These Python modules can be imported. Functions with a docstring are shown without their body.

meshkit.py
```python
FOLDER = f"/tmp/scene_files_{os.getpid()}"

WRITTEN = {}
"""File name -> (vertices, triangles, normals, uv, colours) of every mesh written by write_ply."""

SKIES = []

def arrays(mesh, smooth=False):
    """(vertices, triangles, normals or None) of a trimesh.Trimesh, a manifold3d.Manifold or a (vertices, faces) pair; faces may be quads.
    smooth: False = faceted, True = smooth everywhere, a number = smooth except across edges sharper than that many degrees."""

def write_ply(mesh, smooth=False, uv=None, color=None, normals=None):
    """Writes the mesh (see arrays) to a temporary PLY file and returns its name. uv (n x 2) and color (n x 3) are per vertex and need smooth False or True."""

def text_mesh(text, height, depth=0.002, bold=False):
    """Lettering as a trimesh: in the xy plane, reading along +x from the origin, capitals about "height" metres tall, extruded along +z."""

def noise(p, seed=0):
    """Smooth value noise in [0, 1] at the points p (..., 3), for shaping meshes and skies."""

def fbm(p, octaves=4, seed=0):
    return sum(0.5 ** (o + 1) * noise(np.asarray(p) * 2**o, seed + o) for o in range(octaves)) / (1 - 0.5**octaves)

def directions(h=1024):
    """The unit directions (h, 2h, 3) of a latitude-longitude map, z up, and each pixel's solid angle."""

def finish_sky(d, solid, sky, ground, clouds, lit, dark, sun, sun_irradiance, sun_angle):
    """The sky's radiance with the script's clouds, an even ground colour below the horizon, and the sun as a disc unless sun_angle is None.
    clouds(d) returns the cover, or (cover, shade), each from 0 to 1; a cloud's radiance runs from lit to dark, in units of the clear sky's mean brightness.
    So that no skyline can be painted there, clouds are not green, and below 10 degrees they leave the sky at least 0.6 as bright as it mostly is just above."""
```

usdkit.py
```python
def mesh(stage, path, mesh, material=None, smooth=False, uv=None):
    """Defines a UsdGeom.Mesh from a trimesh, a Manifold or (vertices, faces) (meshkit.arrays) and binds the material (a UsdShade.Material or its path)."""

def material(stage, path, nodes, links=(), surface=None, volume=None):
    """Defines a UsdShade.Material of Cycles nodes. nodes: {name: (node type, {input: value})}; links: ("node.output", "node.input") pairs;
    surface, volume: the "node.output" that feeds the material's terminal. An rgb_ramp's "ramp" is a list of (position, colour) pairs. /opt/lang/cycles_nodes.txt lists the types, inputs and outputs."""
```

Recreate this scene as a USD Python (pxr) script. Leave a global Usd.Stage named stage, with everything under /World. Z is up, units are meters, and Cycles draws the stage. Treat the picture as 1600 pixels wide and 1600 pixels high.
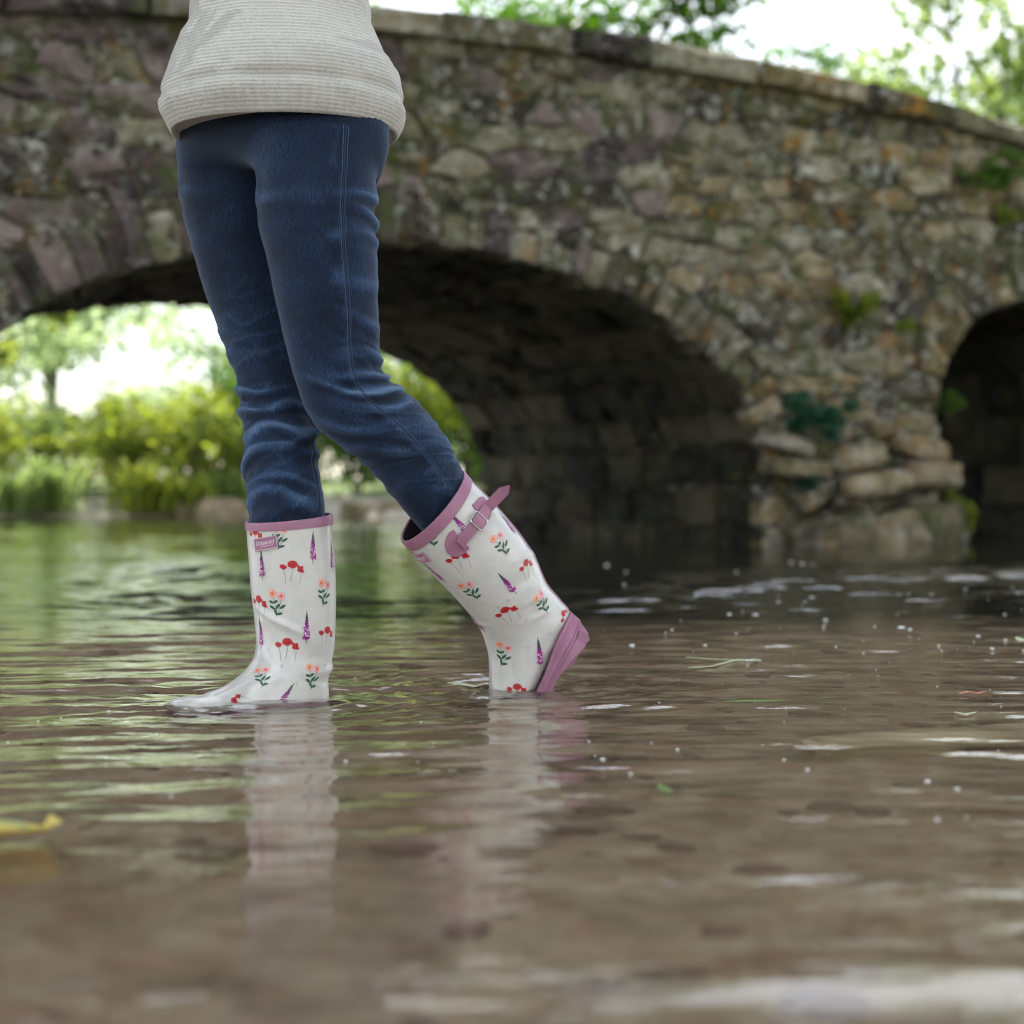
import math, random, numpy as np, trimesh, usdkit, meshkit
import shapely.geometry as sg, shapely.ops as so, shapely.affinity as sa
import manifold3d as m3
from scipy.interpolate import PchipInterpolator
from scipy.spatial import cKDTree
from pxr import Usd, UsdGeom, UsdLux, UsdShade, Gf, Sdf, Vt

stage = Usd.Stage.CreateInMemory()
UsdGeom.SetStageUpAxis(stage, 'Z')
UsdGeom.Xform.Define(stage, '/World')
L = '/World/Looks/'
rng = np.random.default_rng(7)
random.seed(7)

# ------------------------------------------------------------------ camera, sky, sun, exposure
FPX, YH, CY, CH = 2860.0, 775.0, -2.6, 0.282           # focal length and horizon in photo pixels, camera y and height
cam = UsdGeom.Camera.Define(stage, '/World/camera')
cam.CreateHorizontalApertureAttr(36.0); cam.CreateVerticalApertureAttr(36.0)
cam.CreateFocalLengthAttr(36.0 * FPX / 1600)
cam.CreateVerticalApertureOffsetAttr(-36.0 * (800 - YH) / 1600)
cam.CreateFStopAttr(3.9); cam.CreateFocusDistanceAttr(2.57)
cam.CreateClippingRangeAttr(Gf.Vec2f(0.05, 5000))
cam.CreateExposureAttr(1.55)
xf = UsdGeom.Xformable(cam); xf.AddTranslateOp().Set(Gf.Vec3d(0, CY, CH)); xf.AddRotateXOp().Set(90.0)

SUN_EL, SUN_AZ = math.radians(50), math.radians(-28)   # azimuth = atan2(x, y): beyond the bridge, to the left
sun = UsdLux.DistantLight.Define(stage, '/World/sun')
sun.CreateNormalizeAttr(True) if hasattr(sun, 'CreateNormalizeAttr') else None
sun.GetPrim().CreateAttribute('inputs:normalize', Sdf.ValueTypeNames.Bool).Set(True)
sun.CreateIntensityAttr(1.2); sun.CreateAngleAttr(1.0); sun.CreateColorAttr(Gf.Vec3f(1, .96, .9))
sx = UsdGeom.Xformable(sun); sx.AddRotateZOp().Set(-math.degrees(SUN_AZ)); sx.AddRotateXOp().Set(-(90 - math.degrees(SUN_EL)))
dome = UsdLux.DomeLight.Define(stage, '/World/sky'); dome.CreateIntensityAttr(1.0)
sky_m = usdkit.material(stage, L + 'overcast_sky', {
    'sky': ('sky_texture', {'sky_type': 'single_scattering', 'sun_disc': False, 'sun_elevation': SUN_EL, 'sun_rotation': SUN_AZ}),
    'tc': ('texture_coordinate', {}),
    'map': ('mapping', {'scale': (1.0, 1.0, 2.2)}),
    'n': ('noise_texture', {'scale': 2.2, 'detail': 5, 'roughness': .55}),
    'r': ('rgb_ramp', {'ramp': [(.38, (.12, .12, .12)), (.66, (1, 1, 1))]}),
    'bw': ('rgb_to_bw', {}),
    'n2': ('noise_texture', {'scale': 1.3, 'detail': 3}),
    'r2': ('rgb_ramp', {'ramp': [(.3, (8.5, 8.9, 9.6)), (.7, (12.5, 12.5, 12.4))]}),
    'mix': ('mix_color', {}),
    'bg': ('background_shader', {'strength': 0.085})},
    [('tc.generated', 'map.vector'), ('map.vector', 'n.vector'), ('map.vector', 'n2.vector'), ('n.fac', 'r.fac'), ('n2.fac', 'r2.fac'), ('r.color', 'bw.color'), ('bw.val', 'mix.fac'),
     ('sky.color', 'mix.a'), ('r2.color', 'mix.b'), ('mix.result', 'bg.color')], surface='bg.background')
UsdShade.MaterialBindingAPI.Apply(dome.GetPrim()).Bind(sky_m)
dome.GetPrim().SetCustomDataByKey('kind', 'structure'); dome.GetPrim().SetCustomDataByKey('label', 'bright overcast white sky')

# ------------------------------------------------------------------ helpers
def numbered(parent, name):
    p, k = f'{parent}/{name}', 0
    while stage.GetPrimAtPath(p):
        k += 1; p = f'{parent}/{name}_{k:03d}'
    return p
def tag(prim, label=None, cat=None, group=None, kind=None):
    for k, v in (('label', label), ('category', cat), ('group', group), ('kind', kind)):
        if v: prim.SetCustomDataByKey(k, v)
    return prim
def thing(name, label, cat, loc=(0, 0, 0), group=None):
    x = UsdGeom.Xform.Define(stage, numbered('/World', name)); x.AddTranslateOp().Set(Gf.Vec3d(*map(float, loc)))
    return tag(x.GetPrim(), label, cat, group)
def origin(prim):
    return np.array(UsdGeom.XformCache().GetLocalToWorldTransform(prim).ExtractTranslation())
def obj(name, mesh, mat, parent=None, smooth=False, label=None, cat=None, group=None, kind=None, color=None):
    """one Mesh prim; mesh in world coordinates"""
    path = numbered(str(parent.GetPath()) if parent else '/World', name)
    if parent is not None:
        o = origin(parent)
        if np.abs(o).max() > 0:
            v, f, _ = meshkit.arrays(mesh, False); mesh = trimesh.Trimesh(v - o, f, process=False)
    m = usdkit.mesh(stage, path, mesh, mat, smooth)
    if color is not None:
        UsdGeom.PrimvarsAPI(m).CreatePrimvar('paint', Sdf.ValueTypeNames.Color3fArray, 'vertex').Set(Vt.Vec3fArray.FromNumpy(np.asarray(color, np.float32)))
    tag(m.GetPrim(), label, cat, group, kind)
    return m.GetPrim()
def instance(src, name, loc, rotz, scale, label, cat, group):
    x = UsdGeom.Xform.Define(stage, numbered('/World', name))
    x.AddTranslateOp().Set(Gf.Vec3d(*map(float, loc))); x.AddRotateZOp().Set(float(rotz)); x.AddScaleOp().Set(Gf.Vec3f(*scale))
    x.GetPrim().GetReferences().AddInternalReference(src.GetPath()); x.GetPrim().SetInstanceable(True)
    return tag(x.GetPrim(), label, cat, group)
def P(px, py, y=0.0):
    """point seen at photo pixel (px, py) at world depth y"""
    s = (y - CY) / FPX
    return np.array([(px - 800) * s, y, CH + (YH - py) * s])
def on_water(px, py, z=0.0):
    Y = FPX * (CH - z) / (py - YH); return np.array([(px - 800) * Y / FPX, CY + Y, z])
EYE = np.array([0, CY, CH])
def hit(mesh, px, py):
    d = P(px, py, 0) - EYE; d /= np.linalg.norm(d)
    loc, _, tri = mesh.ray.intersects_location([EYE], [d], multiple_hits=True)
    if len(loc) == 0: return None
    k = np.argmin(np.linalg.norm(loc - EYE, axis=1))
    return loc[k], mesh.face_normals[tri[k]]
def unit(v):
    v = np.asarray(v, float); return v / (np.linalg.norm(v, axis=-1, keepdims=True) + 1e-12)
def grid_faces(n, m, closed=True):
    i, j = np.meshgrid(np.arange(n - 1), np.arange(m if closed else m - 1), indexing='ij')
    j2 = (j + 1) % m
    q = np.stack([i * m + j, i * m + j2, (i + 1) * m + j2, (i + 1) * m + j], -1).reshape(-1, 4)
    return np.vstack([q[:, [0, 1, 2]], q[:, [0, 2, 3]]])
def rings_mesh(R, cap0=True, cap1=True):
    """R (n, m, 3) rings -> closed trimesh"""
    n, m = R.shape[:2]
    v = [R.reshape(-1, 3)]; f = [grid_faces(n, m)]; k = n * m
    j = np.arange(m); j2 = (j + 1) % m
    if cap0:
        v.append(R[0].mean(0)[None]); f.append(np.stack([np.full(m, k), j2, j], 1)); k += 1
    if cap1:
        v.append(R[-1].mean(0)[None]); b = (n - 1) * m; f.append(np.stack([np.full(m, k), b + j, b + j2], 1)); k += 1
    t = trimesh.Trimesh(np.vstack(v), np.vstack(f), process=False)
    if t.volume < 0: t.invert()
    return t
def sp(x, e):
    return np.sign(x) * np.abs(x) ** e
class Loft:
    """rings between paired points F (front) and B (back), half width w along a side direction"""
    def __init__(s, F, B, w, lat=None, e=1.0, N=120, M=72):
        F, B, w = np.asarray(F, float), np.asarray(B, float), np.asarray(w, float)
        c = (F + B) / 2; k = np.r_[0, np.cumsum(np.linalg.norm(np.diff(c, axis=0), axis=1) + .25 * np.linalg.norm(np.diff(F - B, axis=0), axis=1))]
        s.s = np.linspace(0, k[-1], N); s.k = k
        s.F, s.B, s.w = PchipInterpolator(k, F)(s.s), PchipInterpolator(k, B)(s.s), PchipInterpolator(k, w)(s.s)
        s.c = (s.F + s.B) / 2; s.h = (s.F - s.B) / 2
        t = unit(np.gradient(s.c, axis=0)); s.t = t
        if lat is None:
            l = np.cross(t, unit(s.h)); l = unit(l - unit(s.h) * (l * unit(s.h)).sum(1, keepdims=True)); l[l[:, 1] > 0] *= -1
        else: l = np.broadcast_to(np.asarray(lat, float), s.c.shape)
        s.l = l; s.phi = np.arange(M) * 2 * np.pi / M
        ee = np.broadcast_to(e, (len(k),)) if np.ndim(e) else np.full(len(k), e)
        s.e = PchipInterpolator(k, ee)(s.s)
        co, si = np.cos(s.phi)[None], np.sin(s.phi)[None]
        a, b = sp(co, s.e[:, None]), sp(si, s.e[:, None])
        s.R = s.c[:, None] + s.h[:, None] * a[..., None] + s.l[:, None] * (s.w[:, None] * b)[..., None]
        s.out = unit(s.R - s.c[:, None])
    def mesh(s, **k): return rings_mesh(s.R, **k)
def tube(points, radii, sides=6):
    p = np.asarray(points, float); t = unit(np.gradient(p, axis=0))
    a = unit(np.cross(t, np.where(np.abs(t[:, 2:]) < .9, [0, 0, 1.], [1., 0, 0]))); b = np.cross(t, a)
    ang = np.arange(sides) * 2 * np.pi / sides; r = np.broadcast_to(radii, (len(p),))[:, None, None]
    return rings_mesh(p[:, None] + r * (np.cos(ang)[None, :, None] * a[:, None] + np.sin(ang)[None, :, None] * b[:, None]))
def cat(ms): return trimesh.util.concatenate(ms)

# ------------------------------------------------------------------ materials
def rgbramp(st): return {'ramp': st}
def mat(name, nodes, links, surface='p.BSDF'): return usdkit.material(stage, L + name, nodes, links, surface=surface)
def plain(name, c, rough=.5, spec=.5, **k): return mat(name, {'p': ('principled_bsdf', {'base_color': c, 'roughness': rough, 'specular_ior_level': spec, **k})}, [])

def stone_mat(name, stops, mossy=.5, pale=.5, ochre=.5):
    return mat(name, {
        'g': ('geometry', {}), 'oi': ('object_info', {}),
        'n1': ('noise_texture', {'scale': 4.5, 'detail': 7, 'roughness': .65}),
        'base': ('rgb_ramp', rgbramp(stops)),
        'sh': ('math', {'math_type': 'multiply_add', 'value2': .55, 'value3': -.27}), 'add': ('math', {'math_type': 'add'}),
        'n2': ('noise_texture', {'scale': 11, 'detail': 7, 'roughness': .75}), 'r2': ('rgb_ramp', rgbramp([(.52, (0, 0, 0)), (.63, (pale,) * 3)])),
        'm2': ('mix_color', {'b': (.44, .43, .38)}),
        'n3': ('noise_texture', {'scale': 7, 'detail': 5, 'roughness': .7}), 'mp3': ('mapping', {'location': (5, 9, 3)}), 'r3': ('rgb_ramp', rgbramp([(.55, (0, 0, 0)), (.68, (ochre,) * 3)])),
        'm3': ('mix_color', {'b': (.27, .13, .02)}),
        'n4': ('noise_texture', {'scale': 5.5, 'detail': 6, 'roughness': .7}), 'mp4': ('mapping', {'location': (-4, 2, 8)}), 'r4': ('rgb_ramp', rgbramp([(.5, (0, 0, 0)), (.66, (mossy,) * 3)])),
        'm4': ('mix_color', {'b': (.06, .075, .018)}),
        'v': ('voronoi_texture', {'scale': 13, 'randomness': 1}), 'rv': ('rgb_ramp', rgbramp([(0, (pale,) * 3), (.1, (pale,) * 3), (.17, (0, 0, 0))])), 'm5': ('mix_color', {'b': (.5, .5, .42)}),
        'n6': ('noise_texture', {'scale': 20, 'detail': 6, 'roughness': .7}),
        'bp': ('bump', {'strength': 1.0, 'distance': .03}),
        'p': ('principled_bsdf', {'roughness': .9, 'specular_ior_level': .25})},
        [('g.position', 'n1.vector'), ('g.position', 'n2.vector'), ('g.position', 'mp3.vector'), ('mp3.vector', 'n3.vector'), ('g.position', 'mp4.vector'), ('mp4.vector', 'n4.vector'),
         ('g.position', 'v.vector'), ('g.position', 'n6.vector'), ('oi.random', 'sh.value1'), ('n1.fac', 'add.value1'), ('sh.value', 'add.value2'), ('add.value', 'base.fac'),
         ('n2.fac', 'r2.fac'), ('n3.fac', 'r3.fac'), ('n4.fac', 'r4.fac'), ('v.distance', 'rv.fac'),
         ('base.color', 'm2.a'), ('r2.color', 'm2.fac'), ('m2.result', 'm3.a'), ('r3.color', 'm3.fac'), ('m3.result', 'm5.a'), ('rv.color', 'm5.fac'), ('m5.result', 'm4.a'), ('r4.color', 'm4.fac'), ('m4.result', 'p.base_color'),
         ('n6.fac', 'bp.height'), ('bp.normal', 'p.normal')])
def fix_fac(name): pass
GREYTAN = [(.25, (.035, .03, .022)), (.45, (.11, .095, .06)), (.6, (.19, .17, .115)), (.8, (.27, .235, .17))]
PURPLE = [(.25, (.028, .022, .022)), (.45, (.085, .062, .06)), (.6, (.14, .10, .095)), (.8, (.22, .17, .155))]
OCHRE = [(.25, (.035, .027, .014)), (.45, (.12, .085, .04)), (.6, (.20, .15, .08)), (.8, (.31, .25, .16))]
M_grey = stone_mat('lichen_stone', GREYTAN, .85, .85, .55)
M_purple = stone_mat('dark_stone', PURPLE, .8, .35, .12)
M_ochre = stone_mat('ochre_stone', OCHRE, .75, .75, .95)
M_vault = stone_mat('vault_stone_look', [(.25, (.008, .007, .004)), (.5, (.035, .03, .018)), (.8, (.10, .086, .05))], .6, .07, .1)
M_buff = stone_mat('buff_rock', [(.25, (.06, .05, .03)), (.5, (.17, .135, .085)), (.8, (.32, .25, .165))], .9, .35, .4)
M_mortar = stone_mat('mortar', [(.25, (.05, .045, .03)), (.5, (.14, .12, .09)), (.8, (.24, .2, .15))], .7, .4, .3)

def leaf_mat(name, dark, light, trans=.45):
    return mat(name, {'g': ('geometry', {}), 'r': ('rgb_ramp', rgbramp([(0, dark), (1, light)])),
        'n': ('noise_texture', {'scale': 1.6, 'detail': 2}), 'a': ('math', {'math_type': 'multiply_add', 'value2': .5}), 'b': ('math', {'math_type': 'multiply_add', 'value2': .9, 'value3': -.2}),
        'p': ('principled_bsdf', {'roughness': .5, 'specular_ior_level': .35}), 't': ('translucent_bsdf', {}), 'h': ('hsv', {'saturation': 1.1, 'value': 1.5}), 'm': ('mix_closure', {'fac': trans})},
        [('g.position', 'n.vector'), ('n.fac', 'b.value1'), ('g.random_per_island', 'a.value1'), ('b.value', 'a.value3'), ('a.value', 'r.fac'), ('r.color', 'p.base_color'), ('r.color', 'h.color'), ('h.color', 't.color'), ('p.BSDF', 'm.closure1'), ('t.BSDF', 'm.closure2')], 'm.closure')
M_leaf_y = leaf_mat('yellow_green_leaf', (.15, .19, .03), (.34, .37, .07), .6)
M_leaf_p = leaf_mat('pale_green_leaf', (.15, .21, .06), (.30, .36, .15), .6)
M_leaf_h = leaf_mat('silvery_willow_leaf', (.26, .33, .17), (.42, .48, .28), .6)  # leaf colour whitened to stand in for bright sunlit haze
M_leaf_g = leaf_mat('mid_green_leaf', (.04, .10, .012), (.12, .20, .02), .5)
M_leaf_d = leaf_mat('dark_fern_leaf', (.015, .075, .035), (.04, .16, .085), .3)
M_bark = mat('bark', {'g': ('geometry', {}), 'n': ('noise_texture', {'scale': 9, 'detail': 5}), 'r': ('rgb_ramp', rgbramp([(.3, (.03, .025, .02)), (.7, (.12, .1, .08))])), 'p': ('principled_bsdf', {'roughness': .9})},
             [('g.position', 'n.vector'), ('n.fac', 'r.fac'), ('r.color', 'p.base_color')])

# ------------------------------------------------------------------ terrain, riverbed, water
POND = so.unary_union([sg.Polygon([(-7, -16), (7, -16), (6.5, 4), (4.2, 12), (2.6, 13.5), (1.2, 21), (-14, 21.5), (-12, 10), (-7.5, 5)])])
def land(x, y):
    x, y = np.asarray(x, float), np.asarray(y, float)
    pts = __import__('shapely').points(x.ravel(), y.ravel()); S = __import__('shapely')
    ins = S.contains(POND, pts); d = S.distance(POND.exterior, pts)
    d = np.where(ins, -d, d).reshape(x.shape)
    big = meshkit.fbm(np.stack([x * .35, y * .35, 0 * x], -1), 3, 5)
    up = .10 + .16 * np.minimum(d, 2) + .006 * np.clip(d - 2, 0, 60) + (big - .5) * np.clip(d, 0, 4) * .08
    dn = -.025 - .075 * np.clip(-d / .6, 0, 1) - .05 * (big - .5) - .45 * np.clip((y - .9) / 2.2, 0, 1) * np.clip(-d / .8, 0, 1)
    z = np.where(d > 0, np.maximum(up, .03 + .15 * np.minimum(d, 1)), dn)
    near = np.clip(1 - np.hypot(x, y + .3) / 3, 0, 1)
    pebbly = (meshkit.fbm(np.stack([x * 9, y * 9, 0 * x], -1), 3, 9) - .5) * .03 + (meshkit.fbm(np.stack([x * 3, y * 3, 0 * x], -1), 2, 4) - .5) * .04
    z = np.where(d > 0, z, z * (1 - near * .15) + pebbly * np.clip(-d, 0, 1))
    return z
def graded(a, b, c0, fine, growth):
    out = [c0]; st = fine
    while out[-1] < b: out.append(out[-1] + st); st = fine + growth * abs(out[-1] - c0)
    lo = [c0]; st = fine
    while lo[-1] > a: lo.append(lo[-1] - st); st = fine + growth * abs(lo[-1] - c0)
    return np.array(lo[:0:-1] + out)
gx, gy = graded(-160, 160, 0, .025, .035), graded(-120, 220, -.9, .025, .03)
X, Y = np.meshgrid(gx, gy, indexing='ij'); Z = land(X, Y)
M_ground = mat('ground_look', {
    'g': ('geometry', {}), 's': ('separate_xyz', {}),
    'n': ('noise_texture', {'scale': 14, 'detail': 7, 'roughness': .65}), 'bed': ('rgb_ramp', rgbramp([(.28, (.16, .11, .07)), (.45, (.36, .26, .17)), (.58, (.50, .38, .26)), (.75, (.62, .50, .37))])),
    'v': ('voronoi_texture', {'scale': 24}), 'rv': ('rgb_ramp', rgbramp([(0, (.30, .14, .09)), (.35, (.30, .22, .14)), (.7, (.46, .37, .26)), (1, (.13, .10, .065))])), 'sv': ('separate_color', {}), 'mb': ('mix_color', {'fac': .45}),
    'n2': ('noise_texture', {'scale': 3, 'detail': 5}), 'gr': ('rgb_ramp', rgbramp([(.3, (.05, .09, .015)), (.7, (.15, .21, .04))])),
    'gv': ('rgb_ramp', rgbramp([(.3, (.2, .18, .14)), (.7, (.5, .47, .4))])), 'n3': ('noise_texture', {'scale': 7, 'detail': 6}),
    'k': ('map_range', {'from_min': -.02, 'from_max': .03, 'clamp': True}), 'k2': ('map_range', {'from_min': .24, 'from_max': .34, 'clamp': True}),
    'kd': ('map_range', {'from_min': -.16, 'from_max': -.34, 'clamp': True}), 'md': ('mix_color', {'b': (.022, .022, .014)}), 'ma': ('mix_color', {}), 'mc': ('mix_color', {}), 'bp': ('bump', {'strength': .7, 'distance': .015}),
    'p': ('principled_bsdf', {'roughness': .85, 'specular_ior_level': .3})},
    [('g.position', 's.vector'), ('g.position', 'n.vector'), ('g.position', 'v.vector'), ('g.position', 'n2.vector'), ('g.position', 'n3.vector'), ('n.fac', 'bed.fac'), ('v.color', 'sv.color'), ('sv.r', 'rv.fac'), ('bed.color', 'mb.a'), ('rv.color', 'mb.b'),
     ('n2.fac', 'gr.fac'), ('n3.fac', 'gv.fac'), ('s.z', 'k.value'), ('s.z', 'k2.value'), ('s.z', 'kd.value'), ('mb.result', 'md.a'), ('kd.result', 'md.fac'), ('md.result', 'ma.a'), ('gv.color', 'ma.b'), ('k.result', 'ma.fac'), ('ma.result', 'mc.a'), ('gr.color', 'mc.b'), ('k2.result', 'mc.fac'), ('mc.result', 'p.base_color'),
     ('n.fac', 'bp.height'), ('bp.normal', 'p.normal')])
def sheet(X, Y, Z):
    n, m = X.shape; f = grid_faces(n, m, False)
    t = trimesh.Trimesh(np.stack([X, Y, Z], -1).reshape(-1, 3), f, process=False)
    if t.face_normals[:50, 2].mean() < 0: t.invert()
    return t
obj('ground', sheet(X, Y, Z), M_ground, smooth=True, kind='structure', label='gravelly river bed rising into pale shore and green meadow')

wr = np.random.default_rng(21)
WAVES = []
for k in range(46):
    lam = .032 * (.24 / .032) ** wr.random(); ang = math.pi / 2 + .10 + wr.normal() * .34
    slope = .0104 * (lam / .15) ** .1 * (.6 + .8 * wr.random())
    WAVES.append((2 * math.pi / lam * math.cos(ang), 2 * math.pi / lam * math.sin(ang), slope * lam / (2 * math.pi), wr.random() * 6.28))
def calm(x, y):
    """1 in the ripples, small where the water lies still before the right arch and close to the bridge"""
    edge = 3.75 + .85 * x
    c = np.clip((y - edge) / .7, 0, 1); c = c * c * (3 - 2 * c)
    right = np.clip((x + .6) / 1.0, 0, 1)
    return 1 - .86 * c * right
def water_z(x, y):
    x, y = np.asarray(x, float), np.asarray(y, float)
    q = np.stack([x * .9, y * .9, 0 * x], -1)
    wx = x + .25 * (meshkit.noise(q * 1.3, 3) - .5); wy = y + .25 * (meshkit.noise(q * 1.3, 8) - .5)
    z = 0 * x
    for a, b, h, p in WAVES: z = z + h * np.sin(a * wx + b * wy + p)
    amp = .35 + 1.1 * meshkit.fbm(q * .8, 2, 2)
    edge = 3.75 + .85 * x; band = np.exp(-((y - edge + 1.1) / 1.0) ** 2) * np.clip((x + .3) / .8, 0, 1)
    z = z * amp * calm(x, y) * (1 + 2.4 * band + 2.6 * np.exp(-((x + .178 * (y + 2.6)) / .30) ** 2 - ((y - 3.6) / 2.0) ** 2)) * (1 - .25 * np.clip(-y - .6, 0, 1)) * (1 + .15 * np.clip((x - .15) / .5, 0, 1))
    for cx, cy, A, lam in ((.005, .10, .0016, .045), (-.33, -.05, .0013, .05)):     # rings around the boots
        r = np.hypot(x - cx, y - cy); z = z + A * np.cos(2 * np.pi * r / lam) * np.exp(-((r - .1) / .22) ** 2)
    return z
wx = graded(-8, 8, 0, .015, .02); wy = graded(-16, 22.5, -.6, .008, .0026)
WX, WY = np.meshgrid(wx, wy, indexing='ij')
M_water = mat('water_look', {
    'g': ('geometry', {}), 'mp': ('mapping', {'scale': (18, 40, 30)}), 'n': ('noise_texture', {'scale': 1, 'detail': 3}), 'bp': ('bump', {'strength': .10, 'distance': .01}),
    'gl': ('glass_bsdf', {'color': (.97, .97, .95), 'roughness': 0.0, 'IOR': 1.333})},
    [('g.position', 'mp.vector'), ('mp.vector', 'n.vector'), ('n.fac', 'bp.height'), ('bp.normal', 'gl.normal')], 'gl.BSDF')
obj('river', sheet(WX, WY, water_z(WX, WY)), M_water, smooth=True, kind='structure', label='shallow rippled river water reflecting the bridge and greenery')

# ------------------------------------------------------------------ bridge
TH = math.radians(28); BU = np.array([math.cos(TH), math.sin(TH), 0]); BN = np.array([-math.sin(TH), math.cos(TH), 0]); B0 = np.array([1.46, 10.7 + CY, 0])
DEPTH = 3.6
def bw(t, n, z): return B0 + np.multiply.outer(t, BU) + np.multiply.outer(n, BN) + np.multiply.outer(z, [0, 0, 1.])
def arch_pts(c, left, right, base, rise, n=48):
    a = np.linspace(math.pi, 0, n)
    return [(c + (left if x > math.pi / 2 else right) * math.cos(x), base + rise * math.sin(x)) for x in a]
A1, A2 = (-2.3, 2.45, 2.3, .45, 1.17), (2.15, .8, .85, .86, .68)
def opening(A, grow=0.0):
    pts = arch_pts(*A); poly = sg.Polygon([(pts[0][0], -.8)] + pts + [(pts[-1][0], -.8)])
    return poly.buffer(grow, join_style='mitre') if grow else poly
def crest(t): return 2.72 - .018 * (t + 1.5) ** 2
T0, T1 = -8.0, 7.0
face_all = sg.Polygon([(T0, -.8), (T1, -.8)] + [(t, crest(t)) for t in np.linspace(T1, T0, 40)])
solid = face_all.difference(opening(A1, .03)).difference(opening(A2, .03))
bridge = thing('stone_bridge', 'old lichen-covered rubble stone bridge with a wide arch and a small arch', 'bridge', B0)
def ext(poly, n0, n1):
    m = trimesh.creation.extrude_polygon(poly, n1 - n0, engine='earcut'); v = np.array(m.vertices)
    return trimesh.Trimesh(bw(v[:, 0], v[:, 2] + n0, v[:, 1]), m.faces[:, ::-1], process=False)
obj('core', ext(solid, .005, DEPTH), M_grey, bridge)
sr = np.random.default_rng(5)
def block(poly2, proud, map3, depth=.12, bevel=.014, lump=.012):
    """rough stone on a 2-D outline; map3(u, v, out) gives 3-D points"""
    poly2 = sg.polygon.orient(poly2.simplify(.004))
    c = np.array(poly2.exterior.coords)[:-1]
    if len(c) < 3: return None
    if len(c) < 9:                                   # a few more points so that edges are uneven
        d = np.vstack([[c[i], (c[i] + c[(i + 1) % len(c)]) / 2] for i in range(len(c))]); c = d + sr.normal(0, .006, d.shape)
    cen = c.mean(0); k = len(c); dist = np.linalg.norm(c - cen, axis=1, keepdims=True)
    ring = lambda ins: cen + (c - cen) * np.clip(1 - ins / dist, .3, 1)
    j = sr.normal(0, lump, k)
    L3 = [(ring(0), np.full(k, -depth)), (ring(0), proud - bevel * 1.2 + j * .4), (ring(bevel), proud + j * .7), (ring(bevel + .45 * dist.min()), proud + .006 + sr.normal(0, lump, k))]
    v = np.vstack([map3(r[:, 0], r[:, 1], o) for r, o in L3] + [map3(cen[None, 0], cen[None, 1], np.array([proud + .008]))])
    f = [grid_faces(4, k)]; a = np.arange(k); f.append(np.stack([np.full(k, 4 * k), 3 * k + a, 3 * k + (a + 1) % k], 1))
    t = trimesh.Trimesh(v, np.vstack(f), process=False)
    return t
facemap = lambda u, v, o: bw(u, -o, v)
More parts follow.
